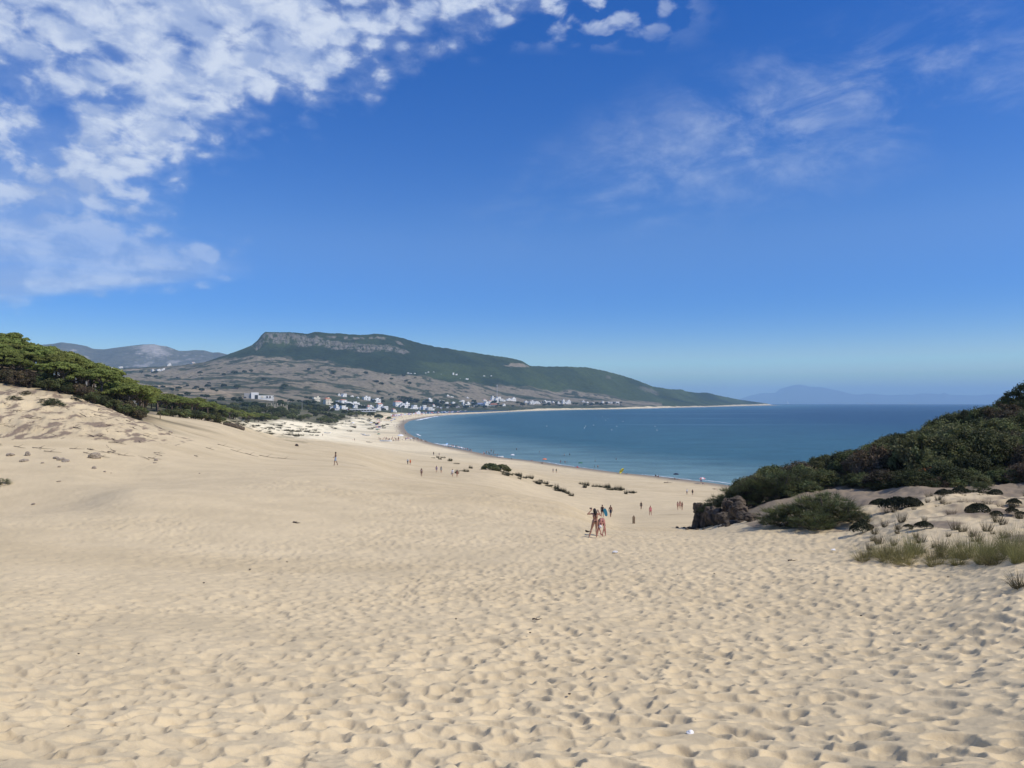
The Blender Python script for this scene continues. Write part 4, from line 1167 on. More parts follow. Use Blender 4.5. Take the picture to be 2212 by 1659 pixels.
    cs = [(1862, 41, 1.3, 'grey dark mat at the foot of the small lone broom'), (1938, 46, 1.7, 'long dark cushion plant below the wood'), (1964, 45.5, 1.3, 'dark cushion plant at the right end of the long cushion'), (2112, 39.5, 1.05, 'large glossy dark cushion plant on the pale slope'),
          (2100, 39, .62, 'small dark cushion joined to the large glossy one'), (1995, 35.5, .75, 'tilted oval dark cushion plant on the pale slope'), (1962, 36.5, .4, 'small flat dark cushion left of the tilted oval one'), (2152, 37.5, .55, 'brown dark cushion right of the large glossy one'), (2186, 38.5, .6, 'dark cushion plant near the picture edge'),
          (2190, 42.5, .8, 'upper dark cushion plant near the picture edge'), (2040, 50.5, 1.1, 'dark cushion plant at the shaded foot of the wood'), (2150, 50, .9, 'dark cushion plant right of the bright green bush'), (2075, 52, 1.2, 'dark cushion plant beneath the bright green bush'), (1900, 50, 1.2, 'dark cushion plant above the sandy hollow'), (2205, 37, .4, 'tiny dark cushion at the right picture edge')]
    for k, (u, d, s, lb) in enumerate(cs):
        plant('cushion_plant', at(u, d, .05), [mats[k % 4]], None, 'cushion plant', sc=(s*.66, s*.6, s*.95), label=lb, rz=R.uniform(-.4, .5), group='dark cushion plants on the sandy slope')
    # pale grass along the toe of the slope
    tufts = [tuft_variant(660+k, M['marram'], 330, .22, 1.0, 1.05, .010, .42, (R.uniform(-.15, .15), R.uniform(-.15, .15))) for k in range(7)]
    front = []
    for x, y, u, d in scatter(34, (1862, 2250), (23.5, 30.5), lambda u, d, x, y: abs(d-(30.5-(u-1880)*.0165)) < 1.5, .62, 31):
        front.append(plant('grass_tuft', (x, y, gz(x, y)-.02), [tufts[R.randrange(7)]], None, 'grass tuft', sc=(R.uniform(.6, 1.1), R.uniform(.6, 1.1), R.uniform(.6, 1.45)), group='straw coloured grass tufts along the foot of the slope'))
    front.sort(key=lambda o: o.location.x/o.location.y)
    for k, ttl in enumerate(('left end', 'middle', 'right end')): rank_labels(front[k*len(front)//3:(k+1)*len(front)//3], '{} straw coloured grass tuft at the '+ttl+' of the toe line')
    dry = [tuft_variant(670+k, M['drygrass'], 90, .16, .55, .5, .014, .2) for k in range(4)]
    upper = []
    for x, y, u, d in scatter(84, (1850, 2240), (29.5, 50), lambda u, d, x, y: True, .7, 32):
        upper.append(plant('dry_grass', (x, y, gz(x, y)), [dry[R.randrange(4)]], None, 'dry grass', sc=R.uniform(.5, 1.15), group='dry brown stalks on the pale slope'))
    upper.sort(key=lambda o: o.location.y)
    for k, ttl in enumerate(('just above the grass toe line', 'on the lower pale slope', 'on the upper pale slope', 'under the dark wood')): rank_labels(upper[k*len(upper)//4:(k+1)*len(upper)//4], '{} clump of dry brown stalks '+ttl)
    plant('grass_tuft', at(2206, 19.3), [tuft_variant(680, M['drygrass'], 220, .2, .55, 1.0, .013, .3)], None, 'grass tuft', label='dark twiggy tuft on the sand at the right picture edge')
    # --- plants on the left bank
    lb = [(118, 108, 1.0, 'low grey green bush in the middle of the left bank'), (104, 109, .8, 'low bush touching the grey green bush on the left bank'), (30, 108, .7, 'small grey bush near the left picture edge on the bank'), (2, 66, .5, 'grey tufted bush cut by the left picture edge'),
          (55, 113, .6, 'dry bush below the hill pines at far left'), (165, 116, .6, 'dry bush under the pines in mid bank')]
    for k, (u, d, s, t) in enumerate(lb):
        plant('shrub', at(u, d), brooms[k % 4], ('stems', 'sprays'), 'shrub', sc=(s, s, s*.7), label=t)
    # --- foredune grass and the round bush half way to the water
    plant('shrub', at(1060, 206), bushes[1], ('stems', 'foliage'), 'shrub', sc=(1.6, 1.4, 1.2), sink=.75, label='left half of the round dark bush on the foredune')
    plant('shrub', at(1083, 207), bushes[3], ('stems', 'foliage'), 'shrub', sc=(1.8, 1.5, 1.25), sink=.75, label='right half of the round dark bush on the foredune')
    mar = [tuft_variant(690+k, M['dunegrass'], 300, .75, 1.0, .9, .05, .4) for k in range(3)]
    segs = [((932, 985), (1000, 1000), 12, 255, 'on the small dune crest behind the walkers'), ((985, 1017), (1046, 1008), 12, 200, 'on the foredune left of the round bush'), ((1088, 1021), (1122, 1024), 7, 204, 'on the foredune right of the round bush'),
            ((1124, 1028), (1185, 1044), 13, 188, 'on the drooping foredune spur'), ((1186, 1046), (1240, 1068), 11, 172, 'along the ridge above the walkers with the board'), ((1256, 1047), (1312, 1050), 10, 196, 'on the small dune near the water, left part'), ((1312, 1054), (1368, 1063), 12, 188, 'on the small dune near the water, right part')]
    for (u0, v0), (u1, v1), n, d, ttl in segs:
        row = []
        for k in range(n):
            f = (k+R.uniform(-.3, .3))/(n-1); u = u0+(u1-u0)*f+R.uniform(-3, 3); v = v0+(v1-v0)*f+R.uniform(-4, 4)
            if R.random() < .3: continue
            p = spot(u, v+3, d*.8, d*1.35)
            row.append(plant('dune_grass', (p.x, p.y, p.z-.1), [mar[R.randrange(3)]], None, 'dune grass', sc=(R.uniform(.4, 1.5), R.uniform(.5, 1.2), R.uniform(.5, 2.0)), group='dark clumps of dune grass towards the water'))
        rank_labels(row, '{} dark grass clump '+ttl)
    # marram on the bright dune front
    rows = {}
    for x, y, u, d in scatter(95, (500, 840), (330, 1000), lambda u, d, x, y: (not inside(PLATEAU)(u, d, x, y)) and float(line_dist(np.array([x]), np.array([y]), PLATEAU, True)[0]) < 16+d*.055, lambda u, d: 1.5+d*.004, 33):
        s = R.uniform(.9, 1.7)*(.7+d/900)
        o = plant('dune_grass', (x, y, gz(x, y)+.1), [mar[R.randrange(3)]], None, 'dune grass', sc=(s*1.5, s, s*.8), group='marram clumps on the bright dune front')
        rows.setdefault(0 if d < 400 else 1 if d < 470 else 2 if d < 560 else 3 if d < 680 else 4 if d < 800 else 5, []).append(o)
    dn = ['below the umbrella pines', 'at the near end of the dune front', 'on the near dune front', 'on the middle dune front', 'on the far dune front', 'where the dune front meets the flat beach']
    for b, os_ in rows.items():
        os_.sort(key=lambda o: o.location.x/o.location.y); h = (len(os_)+1)//2
        rank_labels(os_[:h], '{} marram clump, pine side, '+dn[b]); rank_labels(os_[h:], '{} marram clump, beach side, '+dn[b])
    # --- trees of the plain and the village
    ft = [fartree_variant(700+k) for k in range(4)]
    zones = [('on the dark belt behind the umbrella pines', 290, 470, 832, 862, 26, 1000, 1900), ('round the white museum block', 450, 680, 860, 884, 40, 1000, 1500), ('among the white village houses', 660, 830, 850, 884, 46, 1000, 1900),
             ('behind the village on the slope', 800, 960, 845, 872, 30, 1400, 2400), ('by the lagoon and parked cars', 860, 1080, 868, 884, 36, 1500, 2700), ('along the far shore houses', 1080, 1350, 871, 880, 36, 2200, 3600), ('on the brown fields', 300, 900, 800, 842, 44, 1700, 2900)]
    for ttl, u0, u1, v0, v1, n, d0, d1 in zones:
        row = []
        for k in range(n):
            u = R.uniform(u0, u1); v = R.uniform(v0, v1); p = spot(u, v, d0, d1)
            if 530 < u < 600 and 855 < v < 876: continue
            s = R.uniform(.8, 1.9)*(1 if p.y < 2000 else 1.35)
            row.append(plant('tree', (p.x, p.y, p.z), ft[R.randrange(4)], ('trunk', 'crown'), 'tree', sc=(s*1.3, s*1.3, s), group='dark trees '+ttl))
        row.sort(key=lambda o: o.location.y)
        for j, dd in enumerate(('nearer', 'farther')):
            rank_labels(row[j*len(row)//2:(j+1)*len(row)//2], '{} '+dd+' dark round tree '+ttl)
# ------------------------------------------------------------------ people
def capsule_hull(bm, p0, r0, p1, r1, n=8):
    """convex blob between two balls"""
    vs = []
    for p, r in ((p0, r0), (p1, r1)):
        for i in range(1, 5):
            th = math.pi*i/5
            for k in range(n):
                ph = 2*math.pi*(k+.5*(i % 2))/n
                vs.append(bm.verts.new((p[0]+r*math.sin(th)*math.cos(ph), p[1]+r*math.sin(th)*math.sin(ph), p[2]+r*math.cos(th))))
        vs.append(bm.verts.new((p[0], p[1], p[2]+r))); vs.append(bm.verts.new((p[0], p[1], p[2]-r)))
    bmesh.ops.convex_hull(bm, input=vs)

def fuse(caps, voxel, name, mats, smooth_it=2):
    """one continuous skin over overlapping blobs"""
    bm = bmesh.new()
    for c in caps: capsule_hull(bm, *c)
    for v in [v for v in bm.verts if not v.link_faces]: bm.verts.remove(v)
    me = bpy.data.meshes.new(name+'_raw'); bm.to_mesh(me); bm.free()
    o = bpy.data.objects.new(name+'_raw', me); COL.objects.link(o)
    m = o.modifiers.new('r', 'REMESH'); m.mode = 'VOXEL'; m.voxel_size = voxel
    s = o.modifiers.new('s', 'SMOOTH'); s.iterations = smooth_it; s.factor = .5
    dg = bpy.context.evaluated_depsgraph_get()
    res = bpy.data.meshes.new_from_object(o.evaluated_get(dg))
    bpy.data.objects.remove(o); bpy.data.meshes.remove(me)
    res.name = name; res.materials.clear()
    for mm in (mats if isinstance(mats, (list, tuple)) else [mats]): res.materials.append(mm)
    res.polygons.foreach_set('use_smooth', [True]*len(res.polygons))
    return res

def vec(*a): return np.array(a, float)

def stance(**kw):
    """joint positions of a 1.70 m figure facing -Y, left = +X"""
    J = dict(pelvis=vec(0, 0, .95), waist=vec(0, .0, 1.08), chest=vec(0, .01, 1.27), neck=vec(0, .01, 1.44), head=vec(0, -.005, 1.58),
             shl=vec(.165, .01, 1.385), shr=vec(-.165, .01, 1.385), ell=vec(.225, .03, 1.11), elr=vec(-.225, .03, 1.11), wrl=vec(.235, -.05, .875), wrr=vec(-.235, -.05, .875),
             hil=vec(.09, 0, .91), hir=vec(-.09, 0, .91), knl=vec(.10, -.02, .50), knr=vec(-.10, -.02, .50), anl=vec(.105, .02, .085), anr=vec(-.105, .02, .085), face=vec(0, -1, 0))
    for k, v in kw.items(): J[k] = np.array(v, float)
    return J

def body_caps(J, fem=False, fingers=False, lod=0):
    w = .92 if fem else 1.05; hp = 1.08 if fem else .98
    c = []
    A = lambda p, r, q, s: c.append((tuple(p), r, tuple(q), s))
    side = (J['hil']-J['hir']); side = side/np.linalg.norm(side); sd2 = (J['shl']-J['shr']); sd2 = sd2/np.linalg.norm(sd2)
    for s in (-1, 1):
        A(J['pelvis']+side*s*.07*hp, .105*hp, J['waist']+side*s*.05, .088*w)
        A(J['waist']+side*s*.05, .088*w, J['chest']+sd2*s*.072*w, .105*w)
        A(J['chest']+sd2*s*.072*w, .105*w, (J['shl'] if s > 0 else J['shr'])-sd2*s*.045, .062*w)
        A(J['neck'], .055, (J['shl'] if s > 0 else J['shr'])-sd2*s*.03, .045*w)
    if fem:
        back = np.cross(side, J['chest']-J['pelvis']); back /= np.linalg.norm(back)
        for s in (-1, 1):
            A(J['pelvis']+side*s*.062+back*.05-vec(0, 0, .03), .085, J['pelvis']+side*s*.065+back*.02, .09)
            A(J['chest']+sd2*s*.075-back*.075-vec(0, 0, .03), .058, J['chest']+sd2*s*.06-back*.02, .06)
    up = J['head']-J['neck']; up /= np.linalg.norm(up); f = J['face']-up*np.dot(J['face'], up); f = f/(np.linalg.norm(f)+1e-9); sx = np.cross(up, f)
    A(J['neck'], .054, J['head']-up*.05, .052)
    A(J['head']+up*.015, .083, J['head']+up*.045-f*.02, .088)            # skull
    A(J['head']-up*.055+f*.035, .055, J['head']+f*.02, .072)             # jaw and cheeks
    if lod == 0:
        A(J['head']-up*.028+f*.098, .017, J['head']+up*.015+f*.082, .011)   # nose
        A(J['head']-up*.058+f*.078+sx*.014, .012, J['head']-up*.058+f*.078-sx*.014, .012)  # lips
        for s in (-1, 1):
            A(J['head']+sx*s*.086-up*.02, .017, J['head']+sx*s*.089+up*.018, .02)   # ears
            A(J['head']+sx*s*.03+up*.028+f*.076, .014, J['head']+sx*s*.045+up*.03+f*.07, .012)  # brows
    for s in ('l', 'r'):
        A(J['sh'+s], .055*w, J['el'+s], .04*w); A(J['el'+s], .04*w, J['el'+s]*.6+J['wr'+s]*.4, .04*w); A(J['el'+s]*.6+J['wr'+s]*.4, .04*w, J['wr'+s], .027)
        fw = J['wr'+s]-J['el'+s]; fw /= np.linalg.norm(fw)
        hd = J.get('hand'+s)
        hd = hd/np.linalg.norm(hd) if hd is not None else fw
        lat = np.cross(hd, np.array((0, 1, 0)) if abs(hd[1]) < .8 else np.array((1, 0, 0))); lat /= np.linalg.norm(lat); nrm = np.cross(hd, lat)
        w0 = J['wr'+s]
        A(w0, .026, w0+hd*.07, .028)
        if fingers:
            for k, (o, ln) in enumerate(((-.032, .070), (-.011, .082), (.011, .076), (.031, .06))):
                b0 = w0+hd*.085+lat*o; b1 = b0+hd*ln*.5+nrm*.008; b2 = b1+(hd*.75+nrm*.6)*ln*.5
                A(w0+hd*.05+lat*o*.8, .016, b0, .0115); A(b0, .0115, b1, .0105); A(b1, .0105, b2, .009)
            t0 = w0+hd*.025-lat*.03; t1 = t0+hd*.035-lat*.03+nrm*.01; t2 = t1+hd*.03-lat*.006+nrm*.012
            A(t0, .016, t1, .0125); A(t1, .0125, t2, .0105)
        else:
            A(w0+hd*.07, .028, w0+hd*.145, .017); A(w0+hd*.03-lat*.02, .016, w0+hd*.075-lat*.045, .012)
        A(J['hi'+s], .098*hp, J['hi'+s]*.5+J['kn'+s]*.5, .077*hp); A(J['hi'+s]*.5+J['kn'+s]*.5, .077*hp, J['kn'+s], .053)
        mid = J['kn'+s]*.68+J['an'+s]*.32
        sh = J['an'+s]-J['kn'+s]; sh /= np.linalg.norm(sh)
        ff = J.get('foot'+s); ff = np.array((0, -1, 0.)) if ff is None else ff/np.linalg.norm(ff)
        A(J['kn'+s], .053, mid-ff*.018, .057); A(mid-ff*.018, .057, J['an'+s], .036)
        A(J['an'+s]-ff*.035-vec(0, 0, .045), .034, J['an'+s]+ff*.13-vec(0, 0, .058), .024); A(J['an'+s], .036, J['an'+s]+ff*.07-vec(0, 0, .045), .034)
    return c

def garment(body, caps, grow, name, mat, th=.006):
    """the part of the skin that lies within the given blobs, lifted off as cloth"""
    n = len(body.vertices); co = np.empty(n*3, np.float32); body.vertices.foreach_get('co', co); co = co.reshape(-1, 3).astype(float)
    no = np.empty(n*3, np.float32); body.vertex_normals.foreach_get('vector', no); no = no.reshape(-1, 3)
    best = np.full(n, 9.0)
    for p0, r0, p1, r1 in caps:
        p0 = np.array(p0); p1 = np.array(p1); d = p1-p0; L = max(d.dot(d), 1e-9)
        t = np.clip(((co-p0)@d)/L, 0, 1)
        best = np.minimum(best, np.linalg.norm(co-p0-t[:, None]*d, axis=1)-(r0+(r1-r0)*t))
    ins = best < 0
    faces = [p for p in body.polygons if all(ins[i] for i in p.vertices)]
    if not faces: return None
    used = sorted({i for p in faces for i in p.vertices}); mp = {i: k for k, i in enumerate(used)}
    nf = len(used)
    V = np.concatenate([co[used]+no[used]*(grow+th), co[used]+no[used]*grow])
    F_ = [tuple(mp[i] for i in p.vertices) for p in faces]
    F2 = F_+[tuple(mp[i]+nf for i in reversed(p.vertices)) for p in faces]
    edges = {}
    for f in F_:
        for a, b in zip(f, f[1:]+f[:1]): edges[(a, b)] = 1
    for a, b in list(edges):
        if (b, a) not in edges: F2.append((b, a, a+nf, b+nf))
    me = bpy.data.meshes.new(name); me.from_pydata(V.tolist(), [], F2); me.materials.append(mat)
    me.polygons.foreach_set('use_smooth', [True]*len(F2)); me.update()
    return me

def hair_caps(J, kind):
    up = J['head']-J['neck']; up /= np.linalg.norm(up); f = J['face']-up*np.dot(J['face'], up); f = f/(np.linalg.norm(f)+1e-9); sx = np.cross(up, f)
    h = J['head']
    c = [(tuple(h+up*.045-f*.028), .094, tuple(h+up*.055+f*.005), .090), (tuple(h-f*.045-up*.01), .078, tuple(h-f*.04+up*.03), .09)]
    if kind == 'long':
        c += [(tuple(h-f*.06), .085, tuple(h-f*.075-up*.16), .075), (tuple(h-f*.075-up*.16), .075, tuple(h-f*.08-up*.27), .045)]
        c += [(tuple(h+sx*s*.06-f*.03), .05, tuple(h+sx*s*.075-f*.04-up*.15), .04) for s in (-1, 1)]
    if kind == 'bun': c += [(tuple(h-f*.09+up*.06), .05, tuple(h-f*.1+up*.07), .048)]
    if kind == 'cap':
        c = [(tuple(h+up*.045-f*.01), .099, tuple(h+up*.06), .095), (tuple(h+up*.03+f*.09), .03, tuple(h+up*.02+f*.15), .018)]
        c += [(tuple(h+up*.03+f*.09+sx*s*.045), .025, tuple(h+up*.02+f*.13+sx*s*.03), .018) for s in (-1, 1)]
    if kind == 'hat':
        c = [(tuple(h+up*.06), .10, tuple(h+up*.10), .088)]+[(tuple(h+up*.05), .02, tuple(h+up*.045+(f*math.cos(a)+sx*math.sin(a))*.17), .014) for a in np.linspace(0, 6.28, 18)]
    return c

def cloth_caps(J, kind):
    c = []
    if kind == 'shorts':
        c = [(tuple(J['pelvis']+vec(0, 0, .02)), .17, tuple(J['pelvis']-vec(0, 0, .03)), .19)]
        for s in 'lr': c.append((tuple(J['hi'+s]), .17, tuple(J['hi'+s]*.45+J['kn'+s]*.55), .125))
    elif kind == 'bottom':
        p = J['pelvis']; sd = (J['hil']-J['hir']); sd /= np.linalg.norm(sd)
        c = [(tuple(p-sd*.15+vec(0, 0, -.005)), .048, tuple(p+sd*.15+vec(0, 0, -.005)), .048), (tuple(p), .135, tuple(p-vec(0, 0, .07)), .095), (tuple(p-vec(0, 0, .08)), .12, tuple(p-vec(0, 0, .13)), .06)]
    elif kind == 'string':
        p = J['pelvis']; sd = (J['hil']-J['hir']); sd /= np.linalg.norm(sd)
        c = [(tuple(p-sd*.19+vec(0, 0, .04)), .022, tuple(p+sd*.19+vec(0, 0, .04)), .022)]
        for yy in (-.13, .10, .16):
            c += [(tuple(p+vec(-.075, yy, .035)), .018, tuple(p+vec(0, yy, -.06)), .014), (tuple(p+vec(.075, yy, .035)), .018, tuple(p+vec(0, yy, -.06)), .014), (tuple(p+vec(0, yy, .035)), .035, tuple(p+vec(0, yy, -.09)), .013)]
    elif kind == 'top':
        q = J['chest']; sd = (J['shl']-J['shr']); sd /= np.linalg.norm(sd)
        c = [(tuple(q-sd*.22-vec(0, 0, .045)), .02, tuple(q+sd*.22-vec(0, 0, .045)), .02), (tuple(q-vec(0, .14, .045)), .02, tuple(q+vec(0, .14, -.045)), .02)]
        for s in (-1, 1): c += [(tuple(q+sd*s*.08+J['face']*.13-vec(0, 0, .03)), .075, tuple(q+sd*s*.07+J['face']*.11), .06)]
        c = c+[(tuple(q-sd*.16+vec(0, yy, -.045)), .022, tuple(q+sd*.16+vec(0, yy, -.045)), .022) for yy in (-.11, .10)]
    elif kind == 'shirt':
        c = [(tuple(J['chest']), .24, tuple(J['waist']), .2), (tuple(J['waist']), .2, tuple(J['pelvis']-vec(0, 0, .04)), .21)]
        for s in 'lr': c.append((tuple(J['sh'+s]), .105, tuple(J['sh'+s]*.3+J['el'+s]*.7), .085))
    elif kind == 'suit':
        c = [(tuple(J['chest']-vec(0, 0, .03)), .175, tuple(J['waist']), .19), (tuple(J['waist']), .19, tuple(J['pelvis']), .19), (tuple(J['pelvis']), .19, tuple(J['pelvis']-vec(0, 0, .09)), .10)]
    elif kind == 'straps':
        for s in 'lr': c.append((tuple(J['sh'+s]*.6+J['neck']*.4+vec(0, -.05, .02)), .03, tuple(J['chest']+(J['sh'+s]-J['neck'])*.6+vec(0, -.13, -.06)), .025)); c.append((tuple(J['sh'+s]*.6+J['neck']*.4+vec(0, -.02, .04)), .035, tuple(J['sh'+s]*.6+J['neck']*.4+vec(0, .05, .03)), .03))
    elif kind == 'pants':
        c = [(tuple(J['pelvis']+vec(0, 0, .03)), .17, tuple(J['pelvis']), .19)]
        for s in 'lr': c += [(tuple(J['hi'+s]), .17, tuple(J['kn'+s]), .10), (tuple(J['kn'+s]), .10, tuple(J['an'+s]), .09)]
    return c

def person(label, pos, heading, height, J, skin, clothes, hair=('short', 'hair_dark'), fem=False, group=None, near=False):
    """heading 0 faces the viewer; pi faces away"""
    vox = .013 if near else .02
    body = fuse(body_caps(J, fem, near), vox, 'person_body', M[skin], 2)
    o = link('person', body); o.location = pos; o.rotation_euler = (0, 0, heading); s = height/1.70; o.scale = (s, s, s)
    tag(o, label, 'person', group)
    if hair:
        hm = fuse(hair_caps(J, hair[0]), .016, 'hair' if hair[0] not in ('cap', 'hat') else 'headwear', M[hair[1]], 1)
        link({'cap': 'cap', 'hat': 'sun_hat'}.get(hair[0], 'hair'), hm, o)
    for kind, mat in clothes:
        g = garment(body, cloth_caps(J, kind), .004, kind, M[mat], .006)
        if g: link({'shorts': 'shorts', 'bottom': 'swim_bottom', 'string': 'bikini_bottom', 'top': 'bikini_top', 'shirt': 'shirt', 'suit': 'swimsuit', 'straps': 'backpack_straps', 'pants': 'trousers'}[kind], g, o)
    return o

def walk(phase=1, arm=.16, stride=.22):
    p = phase
    return stance(knl=(.095, -.05-.12*p*stride/.22, .50), anl=(.095, -.0-p*stride, .09), knr=(-.095, -.05+.09*p*stride/.22, .50), anr=(-.095, p*stride+.05, .12 if p > 0 else .09),
                  wrl=(.245, -.05+arm*p, .89), wrr=(-.245, -.05-arm*p, .89), ell=(.235, .03+arm*.4*p, 1.12), elr=(-.235, .03-arm*.4*p, 1.12))

def build_people():
    pi = math.pi
    # the photographer in the foreground, seen from behind
    J = stance(shl=(.17, .01, 1.40), shr=(-.17, .01, 1.40), elr=(-.37, -.10, 1.26), wrr=(-.22, -.24, 1.47), ell=(.45, -.08, 1.36), wrl=(.23, -.22, 1.55), handl=(-.5, -.3, .8), handr=(.3, -.2, .9),
               anl=(.36, .02, .085), knl=(.22, -.02, .50), anr=(-.07, .03, .085), knr=(-.06, -.02, .50), hil=(.10, 0, .91), hir=(-.08, 0, .91), head=(.03, -.03, 1.58))
    p = at(1282, 44.2)
    w = person('woman in a black bikini seen from behind, arms raised to take a photo', (p.x, p.y, p.z), pi, 1.72, J, 'skin_tan', [('top', 'cloth_black'), ('string', 'cloth_black')], ('long', 'hair_dark'), True, near=True)
    w.location.x += .11
    b = MB(); b.box((0, 0, 0), (.15, .012, .078)); b.box((.045, .008, .018), (.03, .006, .03))
    ph = link('phone', b.mesh('phone', M['rubber'])); ph.location = w.matrix_world.translation; ph.location = (w.location.x-.24, w.location.y+.27, w.location.z+1.70)
    tag(ph, 'dark phone held up in front of the photographing woman', 'phone')
    # the man bending down in a white cap
    J = stance(pelvis=(.02, .16, .93), waist=(.02, .03, .99), chest=(.0, -.17, .93), neck=(-.03, -.29, .80), head=(-.10, -.33, .66), face=(0, .5, -.85),
               shl=(.13, -.25, .83), shr=(-.17, -.24, .83), ell=(.10, -.33, .55), elr=(-.20, -.32, .53), wrl=(.02, -.36, .28), wrr=(-.10, -.36, .27), handl=(0, -.1, -1), handr=(.1, -.1, -1),
               hil=(.11, .18, .91), hir=(-.09, .18, .91), knl=(.19, .10, .50), anl=(.24, .16, .085), knr=(-.18, .10, .50), anr=(-.25, .16, .085))
    J['wrl'] = vec(-.0, -.40, .20); J['ell'] = vec(.09, -.36, .50)
    p = at(1300, 45.6)
    person('man in a white cap bending down to touch the sand', p, 0.0, 1.75, J, 'skin_red', [('shorts', 'cloth_black')], ('cap', 'cloth_white'), near=True)
    w1 = walk(1); w2 = walk(-1)
    specs = [
        ('woman in a dark swimsuit walking with a blue board', 1301, 1117, (90, 112), 0, 1.66, w1, 'skin_brown', [('suit', 'cloth_black')], ('bun', 'hair_dark'), True),
        ('bare chested man in navy shorts with backpack straps walking beside the blue board', 1319, 1117, (90, 112), 0, 1.74, walk(-1, .2), 'skin_brown', [('shorts', 'cloth_navy'), ('straps', 'cloth_black')], ('short', 'hair_dark'), False),
        ('person in a black swimsuit walking alone beyond the wooden post', 1385, 1101, (120, 190), 0, 1.66, w2, 'skin_brown', [('suit', 'cloth_black')], ('bun', 'hair_dark'), True),
        ('woman in pink swimwear walking right of the wooden post', 1405, 1114, (110, 160), 0, 1.66, w1, 'skin_red', [('suit', 'cloth_pink')], ('short', 'hair_fair'), True),
        ('left woman of three in bikinis standing by the rock', 1464, 1101, (125, 180), .4, 1.64, stance(), 'skin_tan', [('top', 'cloth_purple'), ('bottom', 'cloth_black')], ('long', 'hair_brown'), True),
        ('tallest middle woman of three in bikinis standing by the rock', 1469, 1100, (125, 180), -.3, 1.74, w1, 'skin_pale', [('top', 'cloth_pink'), ('bottom', 'cloth_pink')], ('long', 'hair_fair'), True),
        ('right woman of three in bikinis standing by the rock', 1473.5, 1101.5, (125, 180), -.8, 1.64, stance(wrl=(.10, -.2, 1.05)), 'skin_tan', [('top', 'cloth_black'), ('bottom', 'cloth_black')], ('bun', 'hair_dark'), True),
        ('person with light top and dark shorts walking near the water beyond the rock', 1484, 1069, (170, 240), pi, 1.68, w1, 'skin_tan', [('shirt', 'cloth_white'), ('shorts', 'cloth_black')], ('short', 'hair_brown'), False),
        ('person in black walking near the water right of the light topped person', 1496, 1070, (170, 240), pi, 1.68, w2, 'skin_tan', [('suit', 'cloth_black'), ('shorts', 'cloth_black')], ('short', 'hair_dark'), False),
        ('bare chested man in pale shorts walking across the dune alone', 725, 1005, (92, 120), -pi/2+.25, 1.78, stance(knl=(.08, -.16, .53), anl=(.08, -.17, .10), knr=(-.08, .07, .50), anr=(-.08, .27, .12), ell=(.22, .02, 1.12), wrl=(.18, -.22, 1.06), elr=(-.2, .04, 1.12), wrr=(-.17, -.2, 1.05)), 'skin_brown', [('shorts', 'cloth_blue')], ('short', 'hair_dark'), False),
        ('woman in a bikini walking towards the viewer, nearest of the small group', 910.5, 1029.5, (110, 150), 0, 1.68, walk(1, .1), 'skin_brown', [('top', 'cloth_white'), ('bottom', 'cloth_black')], ('long', 'hair_dark'), True),
        ('woman in a lilac dress walking away on the open sand', 943, 1020.5, (130, 190), pi, 1.66, w2, 'skin_tan', [('shirt', 'cloth_lilac'), ('shorts', 'cloth_lilac')], ('long', 'hair_fair'), True),
        ('dark haired woman in a pale grey top left of the white shirt', 953, 1022, (130, 190), pi, 1.62, w1, 'skin_tan', [('shirt', 'cloth_grey'), ('bottom', 'cloth_black')], ('long', 'hair_dark'), True),
        ('person in a white shirt walking away with a bag', 977.6, 1029.5, (130, 180), pi, 1.68, w1, 'skin_tan', [('shirt', 'cloth_white'), ('bottom', 'cloth_white')], ('short', 'hair_dark'), False),
        ('woman in a red bikini walking beside the white shirt', 987.5, 1031, (130, 180), pi, 1.66, w2, 'skin_tan', [('top', 'cloth_red'), ('bottom', 'cloth_red')], ('long', 'hair_dark'), True),
        ('person in a pale blue top beside the orange top', 880.8, 1003.5, (200, 270), pi, 1.64, w1, 'skin_tan', [('shirt', 'cloth_blue'), ('pants', 'cloth_navy')], ('hat', 'cloth_white'), False),
        ('person in a bright orange top on the open sand', 886.3, 1004.5, (200, 270), pi, 1.66, w2, 'skin_tan', [('shirt', 'cloth_orange'), ('bottom', 'cloth_black')], ('short', 'hair_dark'), False),
        ('left of two walkers beyond the round foredune bush', 1194.8, 1021.3, (230, 320), 0, 1.66, w1, 'skin_tan', [('suit', 'cloth_grey')], ('short', 'hair_brown'), True),
        ('right of two walkers beyond the round foredune bush', 1201.8, 1021.6, (230, 320), 0, 1.66, w2, 'skin_tan', [('suit', 'cloth_green')], ('short', 'hair_brown'), True),
        ('dark clad person on the small grassy dune, left of two', 936.7, 983.5, (280, 380), pi, 1.72, w1, 'skin_brown', [('shirt', 'cloth_black'), ('pants', 'cloth_black')], ('short', 'hair_dark'), False),
        ('slim person in grey on the small grassy dune, right of two', 948.6, 985, (280, 380), pi, 1.60, w2, 'skin_tan', [('suit', 'cloth_grey')], ('short', 'hair_dark'), True),
    ]
    made = []
    for lb, u, v, (d0, d1), hd, hh, J, sk, cl, hr, fem in specs:
        p = spot(u, v, d0, d1)
        made.append(person(lb, (p.x, p.y, p.z-.01), hd+R.uniform(-.15, .15), hh, J, sk, cl, hr, fem))
    # the blue board
    w0 = made[0]
    n = 16; prof = [(.0, -.60), (.10, -.56), (.19, -.42), (.235, -.15), (.235, .15), (.20, .40), (.12, .55), (0, .58)]
    ring = prof+[(-a, b) for a, b in prof[-2:0:-1]]
    V = [(a, -.025, b) for a, b in ring]+[(a*.96, .025, b*.98) for a, b in ring]; k = len(ring)
    me = bpy.data.meshes.new('board'); me.from_pydata(V, [], [tuple(range(k)), tuple(range(2*k-1, k-1, -1))]+[(i, k+i, k+(i+1) % k, (i+1) % k) for i in range(k)]); me.materials.append(M['board_blue'])
